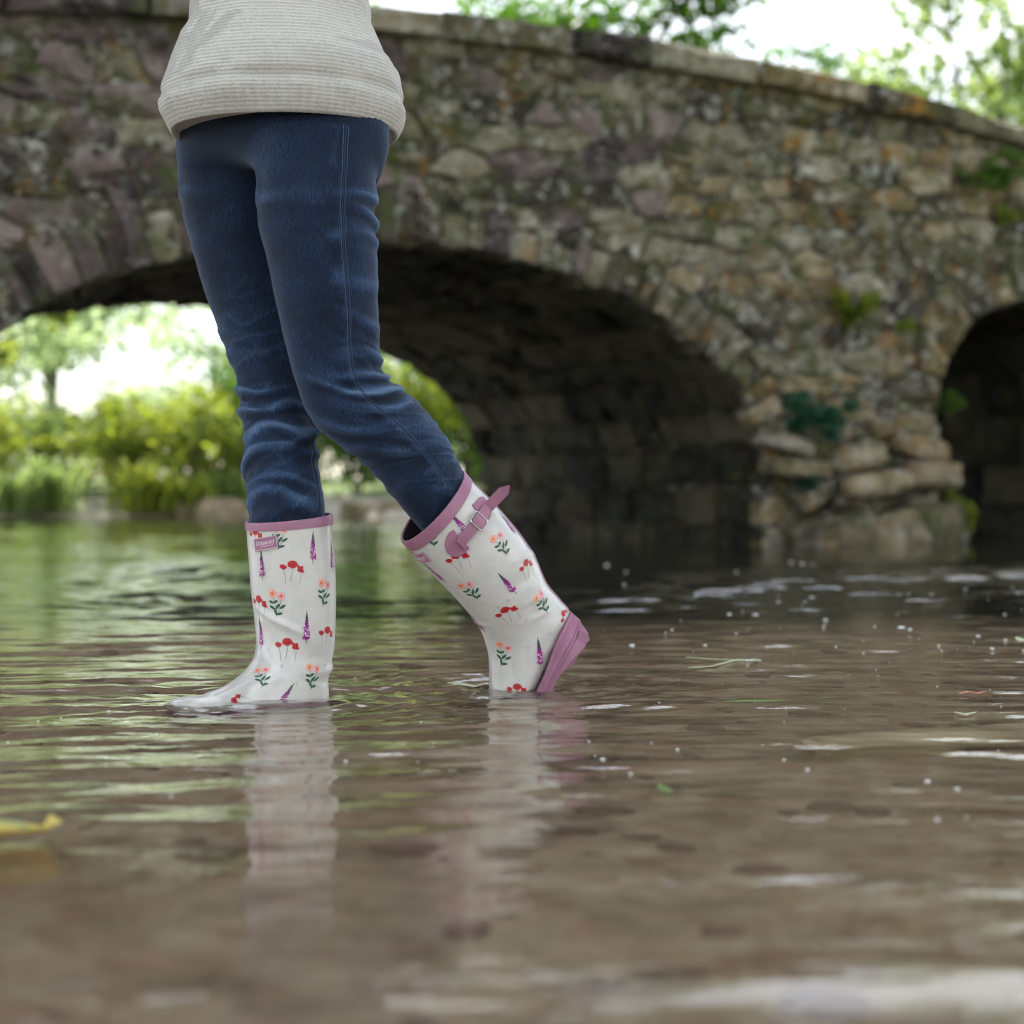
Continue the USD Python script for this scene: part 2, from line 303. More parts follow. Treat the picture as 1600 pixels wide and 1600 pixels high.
# arch stones
def ring_stones(A, size, thick, proud, name):
    pts = np.array(arch_pts(*A, n=400)); s = np.r_[0, np.cumsum(np.linalg.norm(np.diff(pts, axis=0), axis=1))]
    tg = np.gradient(pts, axis=0); nr = np.stack([-tg[:, 1], tg[:, 0]], 1); nr /= np.linalg.norm(nr, axis=1, keepdims=True)
    at, cuts = 0, [0]
    while at < s[-1] - size: at += size * (.7 + .7 * sr.random()); cuts.append(min(at, s[-1]))
    cuts[-1] = s[-1]; polys = []
    for a, b in zip(cuts[:-1], cuts[1:]):
        th = thick * (.55 + .6 * sr.random()) * (1.15 if a < s[-1] * .45 else .75); ss = np.linspace(a + .003, b - .003, 3)
        inner = np.stack([np.interp(ss, s, pts[:, i]) for i in (0, 1)], 1); nn = np.stack([np.interp(ss, s, nr[:, i]) for i in (0, 1)], 1)
        poly = sg.Polygon(np.vstack([inner + nn * sr.normal(0, .008), (inner + nn * th)[::-1]]))
        if not poly.is_valid: continue
        polys.append(poly)
        ctr = poly.centroid
        if ctr.x < -6 or ctr.x > 3.5: continue
        m = block(poly, proud + sr.normal(0, .008), facemap, bevel=.012)
        if m is not None: obj(name, m, stone_choice(ctr.x, ctr.y), bridge, smooth=40)
    return so.unary_union([q.buffer(.008) for q in polys])
def stone_choice(t, z):
    u = sr.random()
    if t < -2.4: return M_purple if u < .8 else M_grey
    if t < -.6: return M_grey if u < .8 else M_purple
    return M_ochre if u < .45 else M_grey
taken = ring_stones(A1, .12, .34, .008, 'arch_stone').union(ring_stones(A2, .16, .26, .01, 'arch_stone'))
free = face_all.difference(opening(A1, .0)).difference(opening(A2, .0)).difference(taken.buffer(.004))
import shapely
pts = []
z = -.35
while z < 2.9:
    hgt = .125 + .05 * sr.random(); t = -5.6 + .4 * sr.random()
    while t < 3.4:
        wd = hgt * (1.4 + 2.1 * sr.random() ** 1.5); pts.append((t + wd / 2, z + sr.normal(0, .02))); t += wd
    z += hgt
cells = shapely.voronoi_polygons(sg.MultiPoint([(t * .5, z) for t, z in pts])); loose, made = [], []
ok = free.buffer(-.001)
for g0 in cells.geoms:
    q = sa.scale(g0, 1 / .5, 1, origin=(0, 0)).buffer(-.0035, join_style='mitre').intersection(ok)
    for g in getattr(q, 'geoms', [q]):
        if g.geom_type == 'Polygon' and g.area > .003 and -5.4 < g.centroid.x < 3.2: made.append(g)
vis = lambda g: -4.75 < g.centroid.x < 2.25 and 0 < g.centroid.y < 2.75
made.sort(key=lambda g: -(g.area + 10 * vis(g))); count = 0
for g in made:
    m = block(g, .0 + sr.normal(0, .007), facemap, bevel=.012, lump=.010)
    if m is None: continue
    if count < 300: obj('stone', m, stone_choice(g.centroid.x, g.centroid.y), bridge, smooth=40)
    else: loose.append(m)
    count += 1
if loose: obj('remaining_stones', cat(loose), M_grey, bridge, smooth=40, kind='stuff')
print('face stones', count)
# coping
t = -6.0
while t < 4:
    wd = .45 + .4 * sr.random(); top = lambda u: crest(u) + .0
    q = sg.Polygon([(t + .006, top(t) - .01), (t + wd - .006, top(t + wd) - .01), (t + wd - .006, top(t + wd) + .13), (t + .006, top(t) + .13)])
    obj('coping_stone', block(q, .07 + sr.normal(0, .01), facemap, depth=.45), stone_choice(t, 2.7), bridge, smooth=40); t += wd
# vault linings
def vault(A, name, along, sz, nmin, tlim):
    pts = np.array([(A[0] - A[1], -.4)] + arch_pts(*A, n=300) + [(A[0] + A[2], -.4)]); s = np.r_[0, np.cumsum(np.linalg.norm(np.diff(pts, axis=0), axis=1))]
    tg = np.stack([np.gradient(pts[:, i], s) for i in (0, 1)], 1); nr = np.stack([tg[:, 1], -tg[:, 0]], 1); nr /= np.linalg.norm(nr, axis=1, keepdims=True)
    def vm(u, v, o):
        q = np.stack([np.interp(u, s, pts[:, i]) for i in (0, 1)], -1); nn = np.stack([np.interp(u, s, nr[:, i]) for i in (0, 1)], -1); q = q + nn * np.asarray(o)[:, None]
        return bw(q[:, 0], v, q[:, 1])
    a, num = 0, 0
    while a < s[-1] - .05:
        da = sz * (.8 + .5 * sr.random()); b = .02 - .3 * sr.random()
        while b < DEPTH:
            db = along * (.7 + .7 * sr.random()); b0, b1 = max(b, .015), min(b + db, DEPTH - .005); b += db
            if b1 - b0 < .06: continue
            mid = np.interp(a + da / 2, s, pts[:, 0])
            if mid < tlim[0] or mid > tlim[1]: continue
            q = sg.Polygon([(a + .002 + .02 * sr.random(), b0 + .002), (min(a + da, s[-1]) - .002, b0 + .002 + .015 * sr.random()), (min(a + da, s[-1]) - .002 - .02 * sr.random(), b1 - .002), (a + .002, b1 - .002 - .015 * sr.random())])
            m = block(q, .003 + sr.normal(0, .006), vm, depth=.02, bevel=.008, lump=.018)
            if m is not None: obj(name, m, M_vault, bridge, smooth=40); num += 1
        a += da
    print(name, num)
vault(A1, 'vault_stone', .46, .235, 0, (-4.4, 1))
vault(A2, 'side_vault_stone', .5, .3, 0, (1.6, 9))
# footing rocks at the pier
def rock(c, r, seed, sub=3, rough=.22):
    m = trimesh.creation.icosphere(sub, 1.0); v = np.array(m.vertices)
    n = meshkit.fbm(v * 1.6 + seed * 7.1, 4, seed) - .5
    v = np.sign(v) * np.abs(v) ** .5; n2 = meshkit.fbm(v * 4.5 + seed * 3.3, 3, seed + 50) - .5; v = v * (1 + rough * 1.5 * n[:, None] + .30 * n2[:, None]); v = v * np.asarray(r)
    q = np.random.default_rng(seed).normal(0, .14, 3); v = v @ trimesh.transformations.euler_matrix(q[0], q[1], q[2])[:3, :3].T
    return trimesh.Trimesh(v @ np.array([BU, BN, [0, 0, 1]]) + np.asarray(c), m.faces, process=False)
for i, (tt, nn, zz, r) in enumerate([(.42, -.12, .05, (.26, .20, .13)), (1.10, -.12, .07, (.25, .22, .17)), (.80, -.15, .04, (.22, .20, .15)), (.58, -.10, .20, (.15, .13, .06)), (.20, -.06, .44, (.22, .13, .055)), (.66, -.02, .50, (.20, .10, .075)), (1.18, -.07, .40, (.20, .13, .085)), (.74, -.06, .34, (.24, .14, .075)), (.16, .0, .58, (.19, .12, .05)), (1.16, .0, .58, (.24, .10, .07)), (.30, -.02, .30, (.16, .13, .07)), (1.0, .0, .71, (.22, .09, .05))]):
    obj('footing_rock', rock(bw(tt, nn, zz), r, i + 3), M_buff if i in (0, 1, 2, 4, 6) else (M_ochre if i % 2 else M_grey), bridge, smooth=50)

# ------------------------------------------------------------------ plants
pr = np.random.default_rng(11)
def leaves(centres, size, aspect=.5, normal_bias=None, droop=0.0):
    """folded leaf quads (4 triangles each)"""
    n = len(centres); d = unit(pr.normal(size=(n, 3)) + [0, 0, -droop]); up = unit(pr.normal(size=(n, 3)) + ([0, 0, .8] if normal_bias is None else normal_bias))
    s = unit(np.cross(d, up)); u = np.cross(s, d); L_ = (size * (.6 + .8 * pr.random(n)))[:, None]; W = L_ * aspect * .5
    c = np.asarray(centres); mid = c + u * L_ * .06
    v = np.stack([c - d * L_ * .5, c + s * W + u * L_ * .1, c + d * L_ * .5, c - s * W + u * L_ * .1, mid - d * 0], 1)
    f = np.array([[0, 1, 4], [1, 2, 4], [2, 3, 4], [3, 0, 4]])
    return trimesh.Trimesh(v.reshape(-1, 3), (np.arange(n)[:, None, None] * 5 + f).reshape(-1, 3), process=False)
def clump_points(n, blobs):
    out = []; w = np.array([b[1][0] * b[1][1] * b[1][2] for b in blobs]) ** .7; w /= w.sum()
    for (c, r), k in zip(blobs, (w * n).astype(int) + 1):
        p = unit(pr.normal(size=(k, 3))) * (pr.random((k, 1)) ** .45); out.append(np.asarray(c) + p * np.asarray(r))
    return np.vstack(out)
def shrub(x, y, h, w, n, M, size, label, group='bushes on the far bank', name='bush', droop=.3):
    g = float(land(np.array([x]), np.array([y]))[0]); z0 = g - .03
    t = thing(name, label, 'bush', (x, y, z0), group)
    stems = []
    for k in range(5):
        a = pr.random() * 6.28; e = np.array([x + math.cos(a) * w * .35, y + math.sin(a) * w * .35, z0 + h * (.6 + .25 * pr.random())])
        stems.append(tube([[x + .04 * math.cos(a), y + .04 * math.sin(a), z0], [(x * .6 + e[0] * .4), (y * .6 + e[1] * .4), z0 + h * .3], e], [.03, .02, .008], 5))
    obj('stems', cat(stems), M_bark, t)
    C = []
    for k in range(46):
        a = pr.random() * 6.28; reach = w * (.15 + .75 * pr.random()); hh = h * (.45 + .65 * pr.random() ** 1.3); q = np.linspace(0, 1, 30)
        c = np.stack([x + pr.normal() * w * .22 + math.cos(a) * reach * q ** 1.6, y + pr.normal() * w * .2 + math.sin(a) * reach * q ** 1.6, z0 + hh * np.sin(q * (1.5 + .9 * pr.random()))], 1)
        c = c[np.sort(pr.integers(4, 30, n // 46))]; C.append(c + pr.normal(size=c.shape) * (.05 + .04 * pr.random()) * w)
    C = np.vstack(C); C = C[C[:, 2] > z0 + .03]
    obj('crown', leaves(C, size, .42, droop=droop), M, t)
def sedge(x, y, h, n, M, label, group='tall sedge clumps at the water edge'):
    g = float(land(np.array([x]), np.array([y]))[0]); z0 = min(g, .1) - .03
    t = thing('sedge_clump', label, 'grass', (x, y, z0), group)
    V, F = [], []
    for k in range(n):
        a = pr.random() * 6.28; b = np.array([x + pr.normal() * .13, y + pr.normal() * .13, z0]); b[0] += pr.normal() * .15; hh = h * (.6 + .5 * pr.random()); out = hh * (.3 + .9 * pr.random()); wd = .012 + .008 * pr.random()
        s = np.linspace(0, 1, 6); zz = hh * (np.sin(s * 1.9) / np.sin(1.57)); rr = out * s ** 1.8
        c = b + np.stack([math.cos(a) * rr, math.sin(a) * rr, zz], 1); sd = np.array([-math.sin(a), math.cos(a), 0]) * wd
        ww = (1 - s ** 3)[:, None]; base = len(V) * 12
        V.append(np.stack([c - sd * ww, c + sd * ww], 1).reshape(-1, 3))
        for i in range(5): F += [[base + 2 * i, base + 2 * i + 1, base + 2 * i + 3], [base + 2 * i, base + 2 * i + 3, base + 2 * i + 2]]
    obj('blades', trimesh.Trimesh(np.vstack(V), np.array(F), process=False), M, t)
def tree(x, y, h, w, base, n, M, size, label):
    global pr
    keep, pr = pr, np.random.default_rng(int(abs(x * 31 + y * 7) * 10))
    g = float(land(np.array([x]), np.array([y]))[0]) - .1
    t = thing('tree', label, 'tree', (x, y, g), 'trees beyond the bridge')
    lean = pr.normal(size=2) * .4; top = np.array([x + lean[0], y + lean[1], g + h * .8]); tr = [tube([[x, y, g], [x + lean[0] * .3, y + lean[1] * .3, g + h * .35], top], [h * .025, h * .018, h * .006], 8)]
    blobs = []
    for k in range(16):
        a = pr.random() * 6.28; rr = w * (.3 + .7 * pr.random()); zz = base + (h - base) * pr.random() ** .8
        rr *= 1 - .5 * ((zz - base) / (h - base)) ** 2
        c = np.array([x + math.cos(a) * rr, y + math.sin(a) * rr, g + zz]); blobs.append((c, (w * .34, w * .34, w * .24)))
        s0 = np.array([x, y, g + zz * .75]); tr.append(tube([s0, (s0 + c) / 2 + [0, 0, .15], c], [h * .008, h * .005, .012], 5))
    obj('trunk', cat(tr), M_bark, t)
    obj('crown', leaves(clump_points(n, blobs), size, .55), M, t)
    pr = keep
# far bank shrubs: placed by what is seen through the arch
B_ = [(-30, 22.4, 1.2, 1.0, 'y', 'yellow-green bush at the far left, spreading over the bank'), (90, 23.3, 1.0, 1.0, 'p', 'pale bush between the left sedges'), (190, 22.6, 1.25, 1.0, 'y', 'leafy yellow-green bush above the dark gap in the bank'),
      (300, 22.0, 1.4, 1.0, 'y', 'tall bright bush left of the walking legs'), (370, 23.0, 1.9, 1.2, 'g', 'green bush directly behind the front knee'), (470, 22.2, 1.6, 1.0, 'g', 'deep green bush seen between the two legs'),
      (560, 22.6, 1.8, 1.1, 'g', 'green bush behind the bent shin'), (650, 23.4, 2.1, 1.2, 'y', 'bright bush at the right edge of the arch opening'), (730, 24.4, 2.3, 1.2, 'g', 'tall bush mostly hidden behind the vault wall')]
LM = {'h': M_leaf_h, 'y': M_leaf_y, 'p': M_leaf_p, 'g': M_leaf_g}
for px, y, h, w, k, lab in B_: shrub((px - 800) / FPX * (y - CY), y, h, w, 3000, LM[k], .12, lab)
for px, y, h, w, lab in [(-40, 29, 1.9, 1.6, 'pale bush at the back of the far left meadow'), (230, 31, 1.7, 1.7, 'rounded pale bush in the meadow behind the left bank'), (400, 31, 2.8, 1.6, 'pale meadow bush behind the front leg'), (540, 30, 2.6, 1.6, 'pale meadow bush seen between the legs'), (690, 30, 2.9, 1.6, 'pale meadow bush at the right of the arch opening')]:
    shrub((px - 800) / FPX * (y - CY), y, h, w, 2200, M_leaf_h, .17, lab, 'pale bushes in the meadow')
for px, y, h, k, lab in [(20, 21.3, .55, 'p', 'pale sedge clump furthest left on the shore'), (75, 21.5, .7, 'p', 'tall pale sedge clump beside the far left bush'), (215, 21.4, .65, 'y', 'arching yellow-green sedge clump near the dark gap'), (280, 21.3, .5, 'y', 'short bright sedge clump left of the front leg'), (345, 21.6, .55, 'p', 'pale sedge clump just left of the front boot top')]:
    sedge((px - 800) / FPX * (y - CY), y, h, 150, LM[k], lab)
for x, y, h, w, b, k, lab in [(-9.5, 30, 8.5, 3.4, 2.7, 'h', 'pale green tree overhanging the left of the arch opening'), (-4.6, 33, 9, 3.6, 2.9, 'h', 'sun-hazed tree whose crown fills the top of the arch opening'), (-10.6, 39, 7.5, 3.6, .8, 'h', 'low tree with sunlit haze painted into its leaves at the left of the arch opening'), (-7.2, 44, 9, 4.4, 1.4, 'h', 'tree with haze-whitened leaf colour far behind the left of the arch opening'), (-4.2, 52, 10, 4.5, 2.0, 'h', 'furthest tree with painted sunlit haze behind the arch opening'), (-.6, 31, 9, 3.2, 1.8, 'g', 'green tree right of the arch opening'), (4.5, 33, 8, 3.6, 2.0, 'g', 'tall green tree behind the middle of the bridge'),
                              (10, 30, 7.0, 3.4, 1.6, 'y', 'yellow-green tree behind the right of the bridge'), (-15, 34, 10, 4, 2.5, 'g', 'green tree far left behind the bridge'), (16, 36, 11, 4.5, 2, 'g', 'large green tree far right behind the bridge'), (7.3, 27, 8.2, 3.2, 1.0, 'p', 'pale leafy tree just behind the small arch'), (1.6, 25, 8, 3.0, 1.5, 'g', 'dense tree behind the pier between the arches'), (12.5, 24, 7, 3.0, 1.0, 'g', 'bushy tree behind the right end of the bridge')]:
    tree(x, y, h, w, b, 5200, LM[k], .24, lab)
for x, y, h, w, b, lab in [(-5.9, 9.4, 16, 5.0, 5.0, 'tall unseen tree added on the left bank to block the sun'), (-9.5, 2.5, 13, 4.4, 3.5, 'unseen shade tree added on the near left bank'), (9.5, 1.5, 13, 4.6, 3.6, 'unseen shade tree added on the near right bank'),
                        (-8.5, -8, 13, 4.8, 3.0, 'unseen shade tree added behind the viewer on the left bank'), (9.0, -9, 13, 4.8, 3.0, 'unseen shade tree added behind the viewer on the right bank'), (0.5, -19, 14, 6, 2.0, 'large unseen tree added behind the viewer to block the sky')]:
    tree(x, y, h, w, b, 14000 if h > 14.5 else 7500, M_leaf_g, .46, lab)  # out-of-view trees, added to keep sun and frontal sky off the person
# stones along the far shore
for i, (px, y, r, lab) in enumerate([(300, 21.35, .16, 'pale stone on the far shore below the bushes'), (345, 21.2, .2, 'largest pale shore stone left of the front boot'), (560, 21.2, .15, 'pale shore stone between the legs'), (610, 21.3, .18, 'pale shore stone beside the tilted boot top')]):
    x = (px - 800) / FPX * (y - CY); obj('shore_stone', rock((x, y, .08), (r * 1.5, r, r * .8), 30 + i), M_buff, smooth=50, label=lab, cat='stone', group='pale stones on the far shore')
# plants growing on the bridge
def tuft(px, py, n_out, r, n, M, size, label, name='wall_plant', cat_='plant'):
    k = (px - 800) / FPX; t = ((B0[1] - CY) * k - B0[0]) / (BU[0] - BU[1] * k); Yc = B0[1] - CY + t * BU[1]; z = CH + (YH - py) / FPX * Yc
    c = bw(t, -n_out, z); th = thing(name, label, cat_, c)
    obj('stems', cat([tube([bw(t, .02, z - .02), (c + bw(t, 0, z)) / 2 + pr.normal(size=3) * r * .2, c + pr.normal(size=3) * r * .5], [.006, .004, .002], 4) for _ in range(6)]), M_bark, th)
    obj('foliage', leaves(clump_points(n, [(c + pr.normal(size=3) * r * [.75, .4, .5], (r * (.3 + .4 * pr.random()), r * .4, r * (.25 + .3 * pr.random()))) for _ in range(9)]), size, .55, droop=.4), M, th)
tuft(1325, 484, .09, .12, 520, M_leaf_y, .045, 'small bright green plant growing high on the bridge face between the arches')
tuft(1260, 648, .10, .14, 560, M_leaf_d, .05, 'dark blue-green fern on the pier above the footing rocks')
tuft(1240, 752, .16, .06, 150, M_leaf_d, .035, 'small dark fern low on the left of the pier')
tuft(1478, 632, .03, .07, 150, M_leaf_g, .04, 'green fern at the left springing of the small arch')
tuft(1458, 795, .22, .07, 200, M_leaf_y, .05, 'green grass tuft at the right waterline corner of the pier')
tuft(1540, 280, .06, .16, 300, M_leaf_g, .05, 'leafy plant high on the right of the bridge face')
tuft(1560, 335, .05, .07, 120, M_leaf_y, .035, 'mossy plant cushion below the leafy plant at upper right')
def hanging(px, py, Yw, r, n, label):
    c = P(px, py, Yw); th = thing('ivy_sprig', label, 'ivy', c)
    obj('stem', tube([c + [-.25, .05, .42], c + [-.12, .02, .2], c, c + [.08, 0, -.12]], [.006, .005, .004, .002], 5), M_bark, th)
    obj('leaves', leaves(clump_points(n, [(c + [0, 0, .05], (r, r * .6, r * .8)), (c + [-.12, 0, .2], (r * .7, r * .5, r * .7))]), .075, .7, droop=.5), M_leaf_y, th)
hanging(4, 562, 12.6, .16, 110, 'bright ivy sprig hanging into the arch at the far left edge')
hanging(95, 506, 12.2, .14, 80, 'small ivy sprig hanging from the vault near the upper left')
# dark bank shrubs behind the small arch
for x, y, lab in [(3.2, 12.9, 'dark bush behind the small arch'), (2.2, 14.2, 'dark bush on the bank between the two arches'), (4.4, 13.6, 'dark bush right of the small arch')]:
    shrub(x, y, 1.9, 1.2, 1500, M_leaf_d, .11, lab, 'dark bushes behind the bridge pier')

# ------------------------------------------------------------------ person: jeans and top
person = thing('person', 'person in dark blue skinny jeans wading left in flower-print wellington boots', 'person', (-.27, 0, 0))
def pairs(rows, depth):
    """rows of ((lx,ly),(rx,ry)); depth: y for each row"""
    F = [P(*a, d) for (a, b), d in zip(rows, depth)]; B = [P(*b, d) for (a, b), d in zip(rows, depth)]
    return np.array(F), np.array(B)
near_rows = [((330, 200), (628, 196)), ((358, 232), (628, 230)), ((383, 256), (610, 254)), ((391, 274), (597, 274)), ((397, 300), (590, 300)), ((404, 350), (587, 350)), ((416, 400), (590, 400)), ((427, 450), (591, 455)), ((438, 500), (592, 505)), ((449, 550), (593, 548)),
             ((464, 600), (602, 588)), ((480, 642), (622, 606)), ((503, 672), (648, 626)), ((530, 692), (673, 653)), ((560, 714), (695, 682)), ((595, 752), (712, 711)), ((627, 792), (722, 737)), ((655, 825), (742, 775)), ((690, 870), (768, 820))]
near_d = np.interp(np.arange(len(near_rows)), [0, 1, 3, 9, 11, 16, 18], [-.055, -.065, -.08, -.075, -.06, -.008, .03])
far_rows = [((256, 160), (560, 170)), ((259, 205), (520, 215)), ((262, 240), (478, 250)), ((266, 270), (462, 275)), ((277, 302), (458, 303)), ((290, 350), (458, 355)), ((303, 400), (460, 408)), ((318, 450), (464, 455)), ((336, 500), (470, 503)), ((354, 550), (476, 550)), ((370, 595), (482, 595)),
            ((377, 640), (487, 640)), ((382, 680), (496, 680)), ((382, 720), (497, 718)), ((385, 765), (503, 765)), ((389, 806), (507, 802)), ((394, 850), (506, 850)), ((400, 900), (505, 900))]
far_d = np.interp(np.arange(len(far_rows)), [0, 1, 3, 11, 15, 17], [.05, .07, .085, .02, -.025, -.03])
def leg(rows, d, side, wmul):
    F, B = pairs(rows, d); w = np.minimum(np.linalg.norm(F - B, axis=1) / 2 * wmul, .097)
    return Loft(F, B, w, None, 1.0, 420, 128)
nl, fl = leg(near_rows, near_d, -1, 1.0), leg(far_rows, far_d, 1, 1.0)
PI = math.pi   # phi: 0 front edge (left in the photo), pi back edge (right), pi/2 towards the camera
def folds(lo, items, seed):
    """items: (pixel y on a side, side phi, half reach in phi, amplitude, sigma in m, tilt)"""
    N, M_ = lo.R.shape[:2]; disp = np.zeros((N, M_)); ph = lo.phi[None]; s = lo.s[:, None]
    pys = YH - (lo.R[:, :, 2] - CH) * FPX / (lo.R[:, :, 1] - CY)
    for py, p0, reach, A, sg_, tilt in items:
        col = int(round(p0 / (2 * np.pi) * M_)) % M_
        i0 = int(np.argmin(np.abs(pys[:, col] - py))); dphi = (ph - p0 + np.pi) % (2 * np.pi) - np.pi
        u = (s - lo.s[i0] - tilt * dphi - .006 * np.sin(dphi * 3 + seed)) / sg_
        prof = np.where(u < 0, np.exp(-u * u / .5), np.exp(-u * u / 1.4)) - .45 * np.exp(-(u - 2.0) ** 2 / 1.2)
        disp += A * prof * np.exp(-(dphi / reach) ** 2)
    n = meshkit.fbm(np.stack([np.cos(ph) + 0 * s, np.sin(ph) + 0 * s, s * 14 + 0 * ph], -1) * 1.6 + seed, 3, seed) - .5
    disp += .0032 * n
    rg = meshkit.fbm(np.stack([np.cos(ph - .35 * np.sin(s * 9)) * 1.1 + 0 * s, np.sin(ph) * 1.1 + 0 * s, s * 34 + 1.2 * np.sin(ph + seed)], -1), 2, seed + 20)
    rg = (1 - np.abs(2 * rg - 1)) ** 7
    m_ = np.clip((s - .30) / .08, 0, 1) * (.55 + .45 * np.cos(ph - (PI if seed == 1 else 1.2)))
    disp += .0019 * rg * m_
    return disp
nf = folds(nl, [(303, PI, 1.0, .006, .009, -.012), (345, PI, .8, .005, .007, .01), (372, PI, .7, .003, .008, 0), (556, PI, 1.0, .0042, .007, .004), (585, PI, 1.2, .006, .007, .010), (604, PI, 1.3, .005, .0085, .016), (610, 2.0, .9, .004, .008, .02), (632, 2.3, .8, .004, .009, .018),
               (697, 0, 1.2, .0028, .009, -.012), (714, 0, 1.0, .0024, .008, -.01), (733, 0, .9, .002, .008, -.008), (760, 0, .9, .0016, .008, .0), (668, 1.3, .9, .003, .011, .02), (700, 1.7, .8, .0025, .012, .02), (300, .4, .8, .003, .012, .01), (500, 2.6, .7, .0025, .01, .01), (440, 2.7, .7, .002, .01, -.01)], 1)
ff = folds(fl, [(308, 0, .9, .004, .010, .01), (616, 0, 1.5, .0072, .0055, .002), (650, 0, 1.4, .0062, .005, .003), (676, PI, 1.3, .0075, .009, -.006), (712, PI, 1.1, .004, .008, .004), (632, 2.0, 1.0, .003, .008, 0), (668, 1.2, 1.2, .0045, .0075, .004), (690, .8, 1.0, .003, .008, -.006), (716, .6, 1.5, .006, .008, -.016), (745, 1.4, 1.3, .003, .009, .004), (768, 1.0, 1.5, .004, .008, .003), (790, 1.6, 1.2, .002, .008, 0), (560, .2, .9, .002, .01, 0), (520, .3, .8, .0018, .01, .01)], 4)
# side seam with puckers
seam_px = np.array([(540, 200), (537, 265), (535, 352), (539, 422), (543, 491), (548, 556), (552, 580), (562, 610), (582, 632), (617, 657), (650, 692), (677, 725), (697, 752), (709, 772)], float)
def seam_phi(lo, px):
    """phi of the seam for each ring: the camera-side column nearest to the seam line"""
    R = lo.R; sx_ = 800 + R[..., 0] * FPX / (R[..., 1] - CY); sy_ = YH - (R[..., 2] - CH) * FPX / (R[..., 1] - CY)
    t = cKDTree(np.vstack([np.linspace(a, b, 30) for a, b in zip(px[:-1], px[1:])]))
    cols = np.where(np.sin(lo.phi) > .05)[0]; dd = t.query(np.stack([sx_[:, cols], sy_[:, cols]], -1))[0]
    k = dd.argmin(1); return lo.phi[cols[k]], dd.min(1)
ns_phi, ns_d = seam_phi(nl, seam_px)
ns_phi = np.convolve(np.pad(ns_phi, 8, mode='edge'), np.ones(17) / 17, 'valid')
dph = (nl.phi[None] - ns_phi[:, None] + np.pi) % (2 * np.pi) - np.pi
w_ = np.linalg.norm(nl.h, axis=1)[:, None]
puck = meshkit.fbm(np.stack([nl.s * 55, 0 * nl.s, 0 * nl.s], -1), 2, 8)[:, None] - .5
nf = nf + .0045 * puck * np.exp(-((dph * w_ + .012) / .010) ** 2) + .0012 * np.exp(-((dph * w_ + .004) / .004) ** 2)
nl.R = nl.R + nl.out * nf[..., None]; fl.R = fl.R + fl.out * ff[..., None]
# pelvis and seat
pel = [((360, 258), (520, 264), .03), ((310, 232), (590, 236), .085), ((276, 200), (622, 200), .145), ((268, 165), (625, 165), .155), ((273, 130), (612, 128), .158), ((286, 85), (590, 85), .145), ((300, 50), (572, 50), .136), ((304, 25), (568, 25), .132)]
pF, pB = np.array([P(*a, 0) for a, b, w in pel]), np.array([P(*b, 0) for a, b, w in pel])
pv = Loft(pF, pB, [w for *_, w in pel], (0, -1, 0), .92, 90, 128)
def man(t): return m3.Manifold(m3.Mesh(np.asarray(t.vertices, np.float32), np.asarray(t.faces, np.uint32)))
body = man(nl.mesh()) + man(fl.mesh()) + man(pv.mesh())
bm = body.to_mesh(); jv = np.array(bm.vert_properties[:, :3], float); jf = np.array(bm.tri_verts)
jt = trimesh.Trimesh(jv, jf, process=True); trimesh.smoothing.filter_taubin(jt, iterations=4)
Lm = trimesh.smoothing.laplacian_calculation(jt, equal_weight=True); v_ = np.array(jt.vertices)
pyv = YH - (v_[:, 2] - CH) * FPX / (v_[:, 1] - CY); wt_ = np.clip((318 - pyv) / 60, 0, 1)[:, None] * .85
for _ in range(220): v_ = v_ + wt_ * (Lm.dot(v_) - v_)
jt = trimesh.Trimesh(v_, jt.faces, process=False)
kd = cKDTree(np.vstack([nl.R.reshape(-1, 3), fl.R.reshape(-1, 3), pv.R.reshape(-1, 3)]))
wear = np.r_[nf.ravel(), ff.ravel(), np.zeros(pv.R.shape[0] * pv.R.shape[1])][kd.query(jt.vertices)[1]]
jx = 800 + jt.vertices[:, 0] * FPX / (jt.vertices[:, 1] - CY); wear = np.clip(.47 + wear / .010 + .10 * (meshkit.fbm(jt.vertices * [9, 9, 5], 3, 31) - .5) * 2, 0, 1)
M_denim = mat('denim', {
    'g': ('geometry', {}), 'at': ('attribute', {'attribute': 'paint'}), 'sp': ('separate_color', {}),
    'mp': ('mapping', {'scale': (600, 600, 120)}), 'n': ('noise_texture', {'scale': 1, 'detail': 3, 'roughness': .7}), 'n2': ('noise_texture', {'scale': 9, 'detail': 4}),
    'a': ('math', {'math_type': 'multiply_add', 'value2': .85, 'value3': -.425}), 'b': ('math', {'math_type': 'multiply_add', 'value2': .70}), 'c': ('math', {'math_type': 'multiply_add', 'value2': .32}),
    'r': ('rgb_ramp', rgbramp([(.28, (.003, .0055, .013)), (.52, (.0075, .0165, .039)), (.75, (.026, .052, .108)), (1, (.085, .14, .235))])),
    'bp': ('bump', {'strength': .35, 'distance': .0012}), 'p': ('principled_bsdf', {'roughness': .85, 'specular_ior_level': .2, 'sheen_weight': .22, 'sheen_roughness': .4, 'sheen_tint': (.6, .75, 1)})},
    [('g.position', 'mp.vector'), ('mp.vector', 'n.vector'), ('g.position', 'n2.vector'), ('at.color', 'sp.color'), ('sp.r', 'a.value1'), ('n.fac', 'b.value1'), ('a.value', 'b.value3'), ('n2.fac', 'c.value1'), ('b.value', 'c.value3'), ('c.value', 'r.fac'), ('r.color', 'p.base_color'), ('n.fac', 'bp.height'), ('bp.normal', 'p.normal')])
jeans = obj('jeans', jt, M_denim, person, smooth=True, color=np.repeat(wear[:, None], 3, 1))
M_thread = plain('seam_thread', (.018, .032, .066), .8, .2); M_stitch = plain('pale_stitch', (.055, .085, .135), .8, .2)
